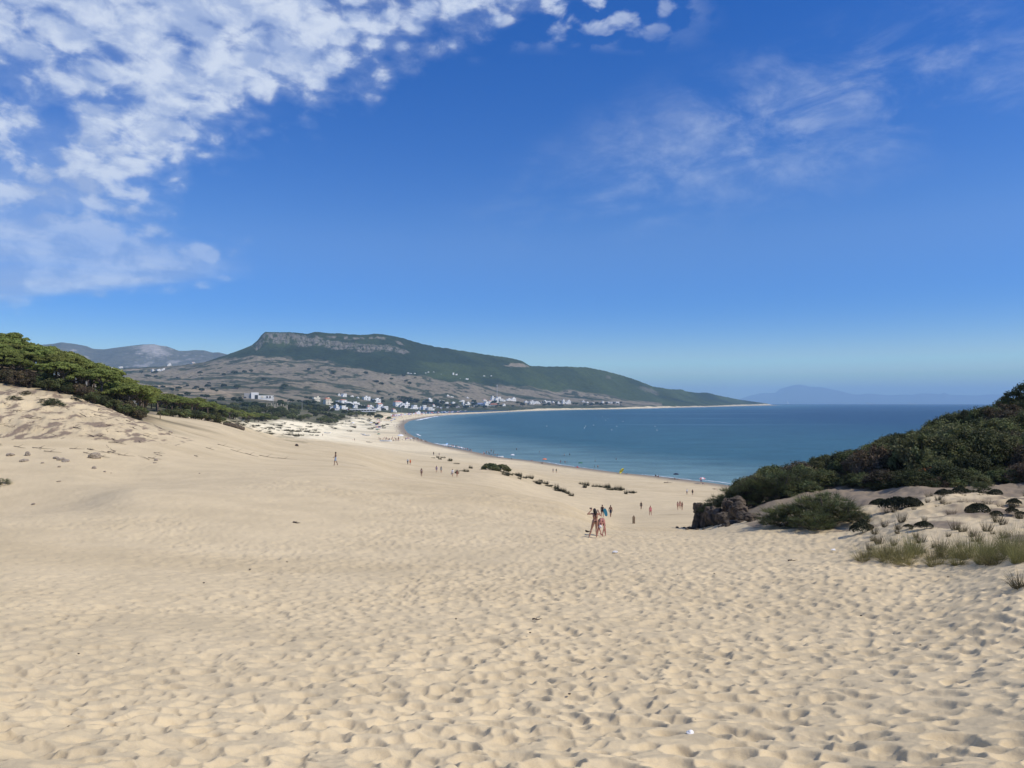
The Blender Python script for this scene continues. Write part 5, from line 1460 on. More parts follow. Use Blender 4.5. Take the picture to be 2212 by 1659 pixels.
    bd = link('body_board', me); bd.location = w0.location+Vector((.42, -.05, .66)); bd.rotation_euler = (.15, -.32, .15)
    tag(bd, 'blue body board carried low by the walking woman', 'board')
    bag = MB(); bag.box((0, 0, 0), (.26, .12, .3), 0, 0, .8); bag.tube([(-.09, 0, .14), (-.05, 0, .28), (.05, 0, .28), (.09, 0, .14)], [.012]*4, 5)
    bg = link('beach_bag', bag.mesh('beach_bag', M['cloth_grey'])); bg.location = made[13].location+Vector((-.28, 0, .62))
    tag(bg, 'grey beach bag carried by the white shirted walker', 'bag')

def lod_figures():
    """simple whole figures for the crowded water edge, with skin and cloth slots"""
    out = []
    sit = stance(pelvis=(0, .1, .14), waist=(0, .12, .27), chest=(0, .10, .45), neck=(0, .08, .62), head=(0, .05, .76), shl=(.165, .09, .56), shr=(-.165, .09, .56), ell=(.24, .02, .34), elr=(-.24, .02, .34), wrl=(.14, -.2, .34), wrr=(-.14, -.2, .34),
                 hil=(.09, .08, .12), hir=(-.09, .08, .12), knl=(.13, -.30, .42), knr=(-.13, -.30, .42), anl=(.11, -.52, .07), anr=(-.11, -.52, .07))
    lie = stance(pelvis=(0, 0, .12), waist=(0, .13, .13), chest=(0, .32, .15), neck=(0, .49, .16), head=(0, .63, .18), face=(0, 0, 1), shl=(.165, .44, .13), shr=(-.165, .44, .13), ell=(.26, .2, .08), elr=(-.26, .2, .08), wrl=(.26, -.02, .07), wrr=(-.26, -.02, .07),
                 hil=(.09, -.04, .12), hir=(-.09, -.04, .12), knl=(.11, -.44, .16), knr=(-.11, -.44, .16), anl=(.12, -.85, .07), anr=(-.12, -.85, .07), footl=(0, -.3, 1), footr=(0, -.3, 1))
    for nm, J, fem, cl in (('standing', stance(), False, 'shorts'), ('standing', stance(wrl=(.16, -.2, 1.05)), True, 'suit'), ('walking', walk(1), False, 'shorts'), ('walking', walk(-1), True, 'bottom'), ('sitting', sit, False, 'shorts'), ('lying', lie, True, 'suit')):
        me = fuse(body_caps(J, fem, False, 1), .035, 'figure', [M['skin_tan'], M['cloth_black'], M['hair_dark']], 1)
        n = len(me.polygons); ctr = np.empty(n*3, np.float32); me.polygons.foreach_get('center', ctr); ctr = ctr.reshape(-1, 3)
        def dist(caps):
            b = np.full(n, 9.)
            for p0, r0, p1, r1 in caps:
                p0 = np.array(p0); d = np.array(p1)-p0; t = np.clip(((ctr-p0)@d)/max(d.dot(d), 1e-9), 0, 1)
                b = np.minimum(b, np.linalg.norm(ctr-p0-t[:, None]*d, axis=1)-(r0+(r1-r0)*t))
            return b
        mi = np.zeros(n, np.int32); mi[dist(cloth_caps(J, cl)) < .01] = 1; mi[dist(hair_caps(J, 'short')) < .012] = 2
        me.polygons.foreach_set('material_index', mi)
        out.append((nm, me))
    return out

def umbrella_mesh(nm, mat, mat2=None):
    n = 8; V = [(0, 0, 2.25)]; F_ = []; mi = []
    for j, (r, z) in enumerate(((.45, 2.17), (.85, 2.0), (1.08, 1.82), (1.08, 1.70))):
        for k in range(n*2):
            a = 2*math.pi*k/(n*2); rr = r*(1 if k % 2 == 0 else .955)
            V.append((rr*math.cos(a), rr*math.sin(a), z+(0 if k % 2 == 0 else (.02 if j < 3 else .05))))
    m = n*2
    for k in range(m): F_.append((0, 1+k, 1+(k+1) % m)); mi.append((k//2) % 2 if mat2 else 0)
    for j in range(3):
        for k in range(m): F_.append((1+j*m+k, 1+(j+1)*m+k, 1+(j+1)*m+(k+1) % m, 1+j*m+(k+1) % m)); mi.append((k//2) % 2 if mat2 else 0)
    me = bpy.data.meshes.new(nm); me.from_pydata(V, [], F_)
    me.materials.append(mat); me.materials.append(mat2 or mat); me.polygons.foreach_set('material_index', mi); me.update()
    return me

def build_beach_life():
    figs = lod_figures()
    pole = MB(); pole.tube([(0, 0, -.4), (0, 0, 2.25)], [.022, .018], 6); pole = pole.mesh('umbrella_pole', M['steel'])
    cols = dict(white=('cloth_white', None), blue=('cloth_sky', 'cloth_white'), red=('cloth_red', None), orange=('cloth_orange', None), green=('cloth_green', None), yellow=('cloth_yellow', None), navy=('cloth_navy', None), striped=('cloth_white', 'cloth_red'), purple=('cloth_purple', None), pink=('cloth_pink', 'cloth_white'))
    um = {k: umbrella_mesh('umbrella_canopy', M[a], M[b] if b else None) for k, (a, b) in cols.items()}
    def umb(pos, colour, label=None, group=None, tilt=0.0, az=0.0, s=1.0):
        e = empty('beach_umbrella', pos); e.rotation_euler = (tilt*math.cos(az), tilt*math.sin(az), R.uniform(0, 1)); e.scale = (s, s, s)
        link('pole', pole, e); link('canopy', um[colour], e)
        return tag(e, label, 'beach umbrella', group)
    def fig(pos, kind, label=None, group=None, skin=None, cloth=None, rz=None):
        nm, me = figs[kind]
        o = link('person', me); o.location = pos; o.rotation_euler = (0, 0, R.uniform(0, 6.28) if rz is None else rz)
        s = R.uniform(.93, 1.05); o.scale = (s, s, s)
        for i, m in ((0, skin or R.choice(['skin_tan', 'skin_brown', 'skin_pale', 'skin_tan'])), (1, cloth or R.choice(['cloth_black', 'cloth_navy', 'cloth_red', 'cloth_teal', 'cloth_white', 'cloth_pink', 'cloth_black'])), (2, R.choice(['hair_dark', 'hair_brown', 'hair_dark']))):
            o.material_slots[i].link = 'OBJECT'; o.material_slots[i].material = M[m]
        return tag(o, label, 'person', group)
    S = lambda u, v, a=90, b=9000: spot(u, v, a, b)
    def onsea(u, v, dz=0.0):
        d = H*F/(v-VH); x, y = xy(u, d); return Vector((x, y, dz))
    # chosen umbrellas and sunbathers along the near water line
    umb(S(1176.5, 1001, 250, 380), 'orange', 'orange red beach umbrella at the water edge'); fig(S(1171, 1002, 250, 380), 4, 'person sitting in the shade beside the orange red umbrella', cloth='cloth_black', rz=.3)
    umb(S(1254, 1009.5, 220, 360), 'green', 'dark green beach umbrella at the water edge')
    umb(S(1351, 1024.5, 180, 320), 'yellow', 'tilted yellow beach umbrella on the sand', tilt=.95, az=math.pi, s=1.15); fig(S(1352.5, 1024, 180, 320), 5, 'person lying under the tilted yellow umbrella', rz=1.4)
    umb(S(1460.5, 1035.5, 200, 300), 'navy', 'dark blue beach umbrella beside the breaking wave'); fig(S(1463, 1036.5, 200, 300), 5, 'person lying below the dark blue umbrella', rz=1.3); fig(S(1457, 1036, 200, 300), 4, 'person sitting left of the dark blue umbrella')
    umb(S(1517, 1045.5, 180, 290), 'pink', 'pale pink and white beach umbrella nearest the rock'); fig(S(1514.5, 1044.5, 180, 290), 0, 'person standing behind the pale pink umbrella', cloth='cloth_purple', rz=3.1); fig(S(1518.5, 1046.5, 180, 290), 4, 'person sitting under the pale pink umbrella', cloth='cloth_purple')
    fig(S(1416, 1029.5, 200, 330), 4, 'left of two dark sitters at the water edge', cloth='cloth_black'); fig(S(1422, 1031, 200, 330), 4, 'right of two dark sitters at the water edge', cloth='cloth_black')
    fig(S(1544, 1057, 170, 260), 5, 'dark person lying near the rock top', cloth='cloth_black', rz=1.5)
    umb(S(1107, 991, 260, 420), 'white', 'white beach umbrella beside the white boat'); fig(S(1105, 992.5, 260, 420), 4, 'person sitting under the white umbrella by the boat')
    fig(S(1148.5, 995.5, 260, 420), 5, 'person lying on the sand between white and orange umbrellas', rz=1.5)
    # deck chair
    ch = empty('deck_chair', S(1249, 1010.5, 220, 360), .6); c = MB(); c.box((0, -.25, .22), (.55, .75, .04)); s_ = MB(); s_.box((0, .38, .45), (.55, .06, .6))
    link('seat', c.mesh('seat', M['cloth_red']), ch); so = link('backrest', s_.mesh('backrest', M['cloth_red']), ch); so.rotation_euler = (-.35, 0, 0); so.location = (0, .05, .04)
    for k, (a, b) in enumerate(((-.25, -.55), (.25, -.55), (-.25, .2), (.25, .2))):
        l = MB(); l.tube([(a, b, -.05), (a, b, .22)], [.018, .018], 5); link('leg', l.mesh('leg', M['steel']), ch)
    tag(ch, 'reddish deck chair beside the dark green umbrella', 'deck chair')
    # bathers and paddlers
    for u, v, k, z, lb in ((1115.9, 971.3, 0, -.6, 'dark bather standing alone out in the bay, farthest left'), (1165.6, 976.7, 1, -1.0, 'bather deep in the water right of the white boat'), (1219, 984.2, 0, -.7, 'left of two bathers in the shallows'), (1230.6, 983.2, 1, -.7, 'right of two bathers in the shallows'),
                          (1285.5, 997, 0, -.7, 'bather above the two paddlers'), (1331, 993, 1, -.8, 'lone bather farthest right in the bay')):
        fig(onsea(u, v, z), k, lb, 'bathers in the bay', cloth='cloth_black')
    for u, v, k, lb in ((1284.6, 1012.5, 1, 'left paddler with a white top at the water edge'), (1291.5, 1012.5, 0, 'right paddler at the water edge'), (1211, 1001.5, 2, 'paddler standing left of the red suited pair'), (1220.5, 1002.5, 1, 'red suited left person of a pair at the water edge'), (1225, 1003, 0, 'right person of the pair at the water edge'),
                        (1061, 976.5, 0, 'dark standing person left of the white wave'), (1067, 978.5, 1, 'shorter standing person left of the white wave')):
        p = S(u, v, 200, 520); fig(p, k, lb, 'people at the near water edge', cloth='cloth_red' if 'red' in lb else None)
    for u, v, k, lb in ((1015, 974.5, 4, 'person crouching at the water edge'), (969, 966.5, 4, 'left sitter on the sand near the blue tent'), (973, 967.3, 5, 'middle sunbather near the blue tent'), (979, 966.3, 4, 'right sitter near the blue tent')):
        fig(S(u, v, 300, 620), k, lb, 'people at the near water edge')
    # group by the water in the middle
    row = []
    for i in range(12): row.append(fig(S(1044+i*2.7+R.uniform(-1, 1), 981+R.uniform(-1.5, 1.5)+i*.35, 300, 520), R.choice([0, 1, 2, 4, 4]), None, 'bathing group where the white wave breaks'))
    rank_labels(row, '{} person of the group beside the short white wave')
    row = []
    for i in range(18): row.append(fig(S(968+i*3.0+R.uniform(-1, 1), 964+i*.72+R.uniform(-.8, .6), 350, 620), R.choice([0, 1, 2, 3]), None, 'people lining the water edge left of centre'))
    rank_labels(row, '{} person in the line along the water edge near the blue tent')
    row = []
    for i in range(8): row.append(fig(S(897+i*3.6+R.uniform(-1, 1), 946+i*1.6+R.uniform(-1.5, 1.5), 400, 760), R.choice([0, 1, 2, 3]), None, 'people wading where the shore turns'))
    rank_labels(row, '{} person wading where the near shore starts to turn')
    # small blue tent
    t = MB(); t.add([(-1.1, -.9, 0), (1.1, -.9, 0), (1.1, .9, 0), (-1.1, .9, 0), (-.5, .3, 1.25), (.5, .3, 1.25)], [(0, 1, 5, 4), (1, 2, 5), (2, 3, 4, 5), (3, 0, 4), (0, 3, 2, 1)])
    o = link('beach_tent', t.mesh('beach_tent', M['cloth_sky'])); o.location = S(966, 961.5, 350, 600); tag(o, 'small blue beach tent at the water edge', 'tent')
    # the group round the white parasol and the long boat
    row = []
    for i in range(52):
        u = R.choice([R.uniform(818, 862), R.uniform(846, 905)]); v = R.uniform(947.5, 953.5)
        row.append(fig(S(u, v, 380, 640), R.choice([0, 1, 2, 3, 4, 4]), None, 'crowd round the long boat and white canopy'))
    row.sort(key=lambda o: o.location.y)
    for j, tt in enumerate(('front', 'rear')): rank_labels(row[j*26:(j+1)*26], '{} person in the '+tt+' row of the crowd round the white canopy')
    umb(S(865, 953, 380, 640), 'white', 'large white canopy over the crowd beside the long boat', None, s=2.1)
    umb(S(818, 944.5, 400, 700), 'green', 'pale green umbrella behind the long boat', None, s=1.3)
    row = [umb(S(878+i*5, 951.5+R.uniform(-1, 1), 380, 640), c, None, 'umbrellas right of the white canopy', s=.9) for i, c in enumerate(('purple', 'striped', 'blue', 'navy'))]
    rank_labels(row, '{} small umbrella right of the large white canopy')
    # scattered camps up the beach
    camps = [(763, 951.2, None), (800, 918, 'white'), (763, 919, 'white'), (785, 910, 'navy'), (817, 912, 'pink'), (820, 917, 'striped'), (813, 923, 'navy'), (818, 929, 'purple'), (815, 934, 'green'), (823, 907, 'green'), (826, 904, 'navy'), (835, 908, 'navy'), (850, 909, 'blue'), (846, 912, 'blue'), (858, 905, 'white')]
    rr = []; pp = []
    for u, v, c in camps:
        if c:
            for k in range(3): rr.append(umb(S(u+R.uniform(-5, 5)*k/2, v+R.uniform(-.9, .9)*k/2, 500, 1500), c if k < 2 else R.choice(['white', 'navy', 'red', 'blue', 'purple']), None, 'umbrellas scattered up the beach', s=1.45))
        for k in range(2): pp.append(fig(S(u+R.uniform(-4, 4), v+R.uniform(-.6, 1.2), 430, 1500), R.choice([0, 4, 4, 5, 1]), None, 'sunbathers scattered up the beach'))
    rr.sort(key=lambda o: o.location.y)
    for j, tt in enumerate(('nearer', 'middle', 'farther')): rank_labels(rr[j*14:(j+1)*14], '{} umbrella of the '+tt+' loose camps between boats and shore bend')
    rr = sorted(pp, key=lambda o: o.location.y)
    for j, tt in enumerate(('near', 'middle', 'far')): rank_labels(rr[j*10:(j+1)*10], '{} sunbather of the '+tt+' loose camps beyond the boats')
    # the dense belt of umbrellas along the far bend
    belt = [(845, 902.5), (870, 899), (900, 896.5), (930, 895), (960, 892.8), (1000, 891)]
    row = []; ppl = []
    for i in range(150):
        f = R.random()**1.25*.999; u = 845+f*160+R.uniform(-3, 3); v = np.interp(u, [b[0] for b in belt], [b[1] for b in belt])+R.uniform(-1.8, 2.2)
        row.append(umb(S(u, v, 900, 2300), R.choice(['white', 'blue', 'white', 'navy', 'red', 'green', 'striped', 'blue', 'orange', 'purple']), None, 'umbrella belt along the far shore bend', s=1.7))
        if i % 2 == 0: ppl.append(fig(S(u+R.uniform(-3, 3), v+R.uniform(0, 3), 900, 2300), R.choice([0, 1, 2, 4]), None, 'beachgoers among the far umbrella belt'))
    row.sort(key=lambda o: o.location.y); k = 8
    for j in range(k): rank_labels(row[j*len(row)//k:(j+1)*len(row)//k], '{} umbrella in the '+['nearest', 'second', 'third', 'fourth', 'fifth', 'sixth', 'seventh', 'farthest'][j]+' stretch of the far umbrella belt')
    ppl.sort(key=lambda o: o.location.y)
    for j in range(4): rank_labels(ppl[j*len(ppl)//4:(j+1)*len(ppl)//4], '{} tiny beachgoer in the '+['near', 'second', 'third', 'far'][j]+' stretch of the umbrella belt')
    # walkers along the bend of the shore
    row = []
    for i in range(20):
        s = R.uniform(13.9, 19.5); p, nr = shore_point(s)
        q = p+nr*R.uniform(4, 12); q2 = p-nr*R.uniform(4, 12)
        q = q if shore_sd(np.array([q[0]]), np.array([q[1]]))[0] > 0 else q2
        row.append(fig((q[0], q[1], gz(q[0], q[1])), R.choice([0, 1, 2, 3]), None, 'walkers along the far shore bend'))
    rank_labels(row, '{} tiny walker at the water edge of the far shore bend')
    # lone figures
    fig(S(697, 943, 350, 700), 0, 'lone dark figure standing on the wide flat beach', cloth='cloth_black')
    fig(S(738, 921, 600, 1100), 0, 'left of two tiny figures before the tidal pool'); fig(S(746, 920.5, 600, 1100), 1, 'right of two tiny figures before the tidal pool')
    # boats
    def boat(pos, rz, L, W, label, stripe):
        e = empty('rowing_boat', pos, rz); n = 13; V = []
        for i in range(n):
            f = i/(n-1); w = W/2*(1-max(0, (f-.35)/.65)**2.2)*(.72+.28*min(1, f/.25)); w = max(w, .02); sh = .55*(1+.35*abs(f-.4)**1.5*2)*L/5
            x = (f-.5)*L
            V += [(x, -w, sh), (x, -w*.8, .12*L/5), (x, 0, 0), (x, w*.8, .12*L/5), (x, w, sh)]
        F_ = [(i*5+k, i*5+k+1, (i+1)*5+k+1, (i+1)*5+k) for i in range(n-1) for k in range(4)]+[(0, 4, 3, 2, 1)]
        me = bpy.data.meshes.new('hull'); me.from_pydata(V, [], F_); me.materials.append(M['boat_white']); me.update()
        o = link('hull', me, e); sm = o.modifiers.new('t', 'SOLIDIFY'); sm.thickness = .06
        g = MB()
        for s in (0, 4): g.tube([(V[i*5+s][0], V[i*5+s][1], V[i*5+s][2]+.02) for i in range(n)], [.05]*n, 5)
        link('gunwale', g.mesh('gunwale', M[stripe]), e)
        for f in (.3, .55):
            b = MB(); b.box(((f-.5)*L, 0, .38*L/5), (.28, W*.82, .05)); link('bench', b.mesh('bench', M['boat_in']), e)
        return tag(e, label, 'boat', 'boats drawn up on the beach')
    boat(S(791, 941.3, 450, 800), 2.95, 6.3, 2.3, 'larger white boat on the flat beach beside a smaller one', 'boat_white')
    boat(S(783.5, 938.5, 450, 800), 2.9, 3.8, 1.6, 'smaller white boat left of the larger one', 'boat_blue')
    boat(S(707, 936, 450, 800), 3.0, 5.0, 1.9, 'lone pale boat below the dune front', 'boat_in')
    boat(S(833, 954.3, 380, 640), .12, 8.0, 2.2, 'long low white boat in front of the crowd', 'boat_blue')
    o = boat(S(1081.5, 988.5, 260, 430), .3, 2.9, 1.6, 'white dinghy at the water edge in mid bay', 'boat_white'); o.scale = (1, 1, 1.6)
    # moored dinghies and buoys
    bz = MB(); bz.tube([(0, 0, -.3), (0, 0, .15), (0, 0, .5), (0, 0, .75)], [.3, .45, .38, .1], 8); bm_ = bz.mesh('buoy', M['boat_white']); row = []
    for u, v in ((1415, 921.5), (1419, 930), (1321, 929), (1313, 905), (1301, 900.5), (1346, 911), (1282, 919), (1181, 921), (1265, 921), (1332, 921.5), (1262, 925), (1308, 908)):
        b = link('buoy', bm_); b.location = onsea(u, v, 0); b.scale = (1.0, 1.0, 1.0); row.append(tag(b, None, 'buoy', 'white mooring buoys in the bay'))
    rank_labels(row, '{} white mooring buoy in the bay')
    # far ships in the strait
    sh = MB(); sh.box((0, 0, 8), (240, 30, 22), 0, 0, .96); sh.box((-80, 0, 30), (40, 26, 30)); 
    for k, (u, lb) in enumerate(((1880, 'pale cargo ship on the horizon, left of two'), (1972, 'pale cargo ship on the horizon, right of two'))):
        x, y = xy(u, 17500); o = link('cargo_ship', sh.mesh('ship', M['steel'])); o.location = (x, y, -(x*x+y*y)/(2*7.4e6)); o.scale = (.9, .9, .8); tag(o, lb, 'ship')
    sl = MB(); sl.add([(0, 0, 4), (26, 0, 4), (2, 0, 70), (0, 3, 4), (26, 3, 4), (2, 3, 70)], [(0, 1, 2), (5, 4, 3), (0, 3, 4, 1), (1, 4, 5, 2), (2, 5, 3, 0)]); sl.box((8, 1, 2), (44, 12, 5), 0, 0, 1.0)
    x, y = xy(1701, 15000); o = link('sailing_boat', sl.mesh('sail', M['boat_white'])); o.location = (x, y, -(x*x+y*y)/(2*7.4e6)); tag(o, 'tiny white sail on the horizon below the hazy far mountain', 'sailing boat')
# ------------------------------------------------------------------ rocks, posts, driftwood, village
def rock_mesh(name, seed, size, sub=4, strata=0.0, flat=0.0, mat='rock', rough=.32):
    bm = bmesh.new(); bmesh.ops.create_icosphere(bm, subdivisions=sub, radius=1.0)
    V = np.array([v.co[:] for v in bm.verts]); s = seed*3.7
    a = fbm(V[:, 0]*1.1+s, V[:, 1]*1.1+V[:, 2]*.7-s, 4, seed); b = fbm(V[:, 2]*1.3+s, V[:, 0]*1.2-V[:, 1]*.9, 4, seed+5); c = fbm(V[:, 0]*4+s, V[:, 2]*4+V[:, 1]*3, 3, seed+9)
    k = 1+rough*2*(a-.5)+rough*1.5*(b-.5)+rough*.5*(c-.5)
    rg_ = np.abs(fbm(V[:, 0]*1.6+s, V[:, 1]*1.6+V[:, 2]*.5+s, 3, seed+13)-.5); k = k-(.20*np.exp(-(rg_/.035)**2) if strata else 0)
    if strata: k = k+strata*(np.abs(((V[:, 2]*size[2]*3.2+.3*a) % 1)-.5)-.25)
    W = V*k[:, None]
    if flat: W = np.sign(W)*np.abs(W)**(1-flat*.35)
    W = W*np.array(size)
    for v, w in zip(bm.verts, W): v.co = w
    me = bpy.data.meshes.new(name); bm.to_mesh(me); bm.free(); me.materials.append(M[mat])
    me.polygons.foreach_set('use_smooth', [sub >= 5]*len(me.polygons)); me.update()
    return me

def build_rocks():
    # the outcrop at the foot of the right-hand slope
    spec = [(1513, 71.5, .55, (.62, .8, 1.25), 'tall layered rock face at the left end of the outcrop'), (1513, 71.6, 1.85, (.55, .7, .55), 'rounded capstone on the tall layered rock face'), (1527, 70.2, .5, (.55, .6, 1.0), 'dark rock pillar beside the tall layered rock face'),
            (1548, 67.5, .75, (.95, .85, .95), 'large overhanging boulder in the middle of the outcrop'), (1572, 66.2, 1.35, (.48, .5, .62), 'pale rounded boulder above the overhanging one'), (1566, 64.5, .25, (.75, .7, .6), 'low sloping boulder under the pale rounded one'),
            (1584, 62.5, .45, (.42, .45, .68), 'upright boulder at the right end of the outcrop'), (1596, 61.0, .75, (.7, .6, .62), 'broken stepped rock right of the upright boulder'), (1583, 58.6, -.05, (.95, .6, .32), 'flat slab running down into the sand below the outcrop'), (1612, 58, .25, (.8, .6, .4), 'crumbling ledge beside the feathery broom'),
            (1536, 72.5, 1.5, (.9, .8, .7), 'rock shoulder under the broom on the outcrop'), (1590, 66, 1.0, (.9, .8, .7), 'rock shoulder behind the upright boulder'), (1628, 55.6, .15, (.75, .5, .3), 'low broken ledge on the sandy toe')]
    for k, (u, d, dz, sz, lb) in enumerate(spec):
        o = link('boulder', rock_mesh('boulder', 20+k, sz, 5, .16, .45, 'rock', .40)); p = at(u, d, dz); o.location = p; o.rotation_euler = (R.uniform(-.1, .1), R.uniform(-.12, .12), R.uniform(-.5, .5))
        tag(o, lb, 'boulder', 'rock outcrop at the foot of the right slope')
    small = [(1463, 72, .16), (1478, 72, .12), (1489, 71, .18), (1495, 69.5, .22), (1500, 70, .26), (1484, 67.5, .14), (1506, 66.2, .13), (1520, 64.5, .12), (1600, 57, .22), (1572, 57.2, .18), (1660, 54, .2), (1556, 59.5, .14)]
    row = []
    for k, (u, d, s) in enumerate(small):
        o = link('stone', rock_mesh('stone', 60+k, (s*1.3, s, s*.75), 3, 0, .3, 'rock', .3)); o.location = at(u, d, s*.25); o.rotation_euler = (0, 0, R.uniform(0, 6)); row.append(tag(o, None, 'stone', 'fallen stones at the foot of the outcrop'))
    rank_labels(row, '{} fallen stone on the sand at the foot of the outcrop')
    left = [(205, 989, .62, .42, 'large grey boulder alone on the left sand slope'), (132, 994, .42, .16, 'flat pale split rock left of the grey boulder'), (121, 990, .38, .15, 'flat pale rock leaning on the split rock'), (142, 997, .40, .13, 'low pale slab below the split rock'), (60, 984, .34, .28, 'pointed brown rock on the left slope'), (23, 984, .40, .2, 'dark low rock near the left picture edge'),
            (52, 997, .42, .18, 'flat brown rock below the pointed one'), (128, 1009, .18, .1, 'small stone below the split rocks'), (203, 1012, .26, .16, 'small brown stone below the grey boulder'), (226, 1020, .13, .09, 'tiny stone right of the small brown stone'), (337, 995, .26, .17, 'dark broken stone alone in mid sand'), (335, 1001, .2, .08, 'flat chip beside the dark broken stone'),
            (127, 1041, .17, .06, 'flat pebble on the smooth sand below the left rocks'), (72, 1089, .17, .06, 'flat dark pebble lower on the smooth sand'), (431, 1024, .11, .08, 'tiny dark pebble on the smooth dune shoulder'), (200, 985, .1, .06, 'pebble beside the grey boulder'), (92, 1001, .16, .09, 'stone between flat rocks'), (240, 1023, .08, .06, 'speck of stone below the boulder'), (368, 936, .3, .28, 'brown rock at the right tip of the debris bank')]
    for k, (u, v, a, h, lb) in enumerate(left):
        p = spot(u, v, 30, 118); o = link('stone' if a < .5 else 'boulder', rock_mesh('stone', 90+k, (a, a*.75, h), 4, .05, .5, 'stone', .3)); o.location = p+Vector((0, 0, h*.35)); o.rotation_euler = (R.uniform(-.1, .1), R.uniform(-.2, .2), R.uniform(0, 6)); tag(o, lb, 'stone' if a < .5 else 'boulder', 'rocks on the left sand slope')
    # dark boulders where the dune front begins
    row = []
    for k, (u, v, a) in enumerate(((496, 937, 1.3), (505, 940, 1.5), (513, 941, 1.3), (520, 943, 1.1), (490, 933, 1.0))):
        p = spot(u, v, 210, 330); o = link('boulder', rock_mesh('boulder', 130+k, (a, a*.8, a*.6), 3, 0, .4, 'rock', .35)); o.location = p+Vector((0, 0, a*.2)); row.append(tag(o, None, 'boulder', 'dark boulders at the near end of the dune front'))
    rank_labels(row, '{} dark boulder at the near end of the bright dune front')

def stick(name, p, L, az, bend, r, mat, label, group=None, rise=0.0, cat='driftwood'):
    rr = random.Random(int(L*1000+az*100)); pts = []; x, y = p.x, p.y; a = az; n = 7
    for k in range(n):
        f = k/(n-1); a += rr.uniform(-bend, bend)
        pts.append((x, y, gz(x, y)+r*.5+.03+rise*f+.05*math.sin(f*9)*bend)); x += math.cos(a)*L/(n-1); y += math.sin(a)*L/(n-1)
    b = MB(); b.tube([(q[0]-p.x, q[1]-p.y, q[2]-p.z) for q in pts], [r*(1-.75*k/(n-1)) for k in range(n)], 6)
    q1 = Vector(b.v[6*2]); b.tube([tuple(q1), (q1.x+.25*L*math.cos(az+.7), q1.y+.25*L*math.sin(az+.7), q1.z+.12*L)], [r*.6, r*.2], 5)
    o = link(name, b.mesh(name, M[mat], True)); o.location = p
    return tag(o, label, cat, group)

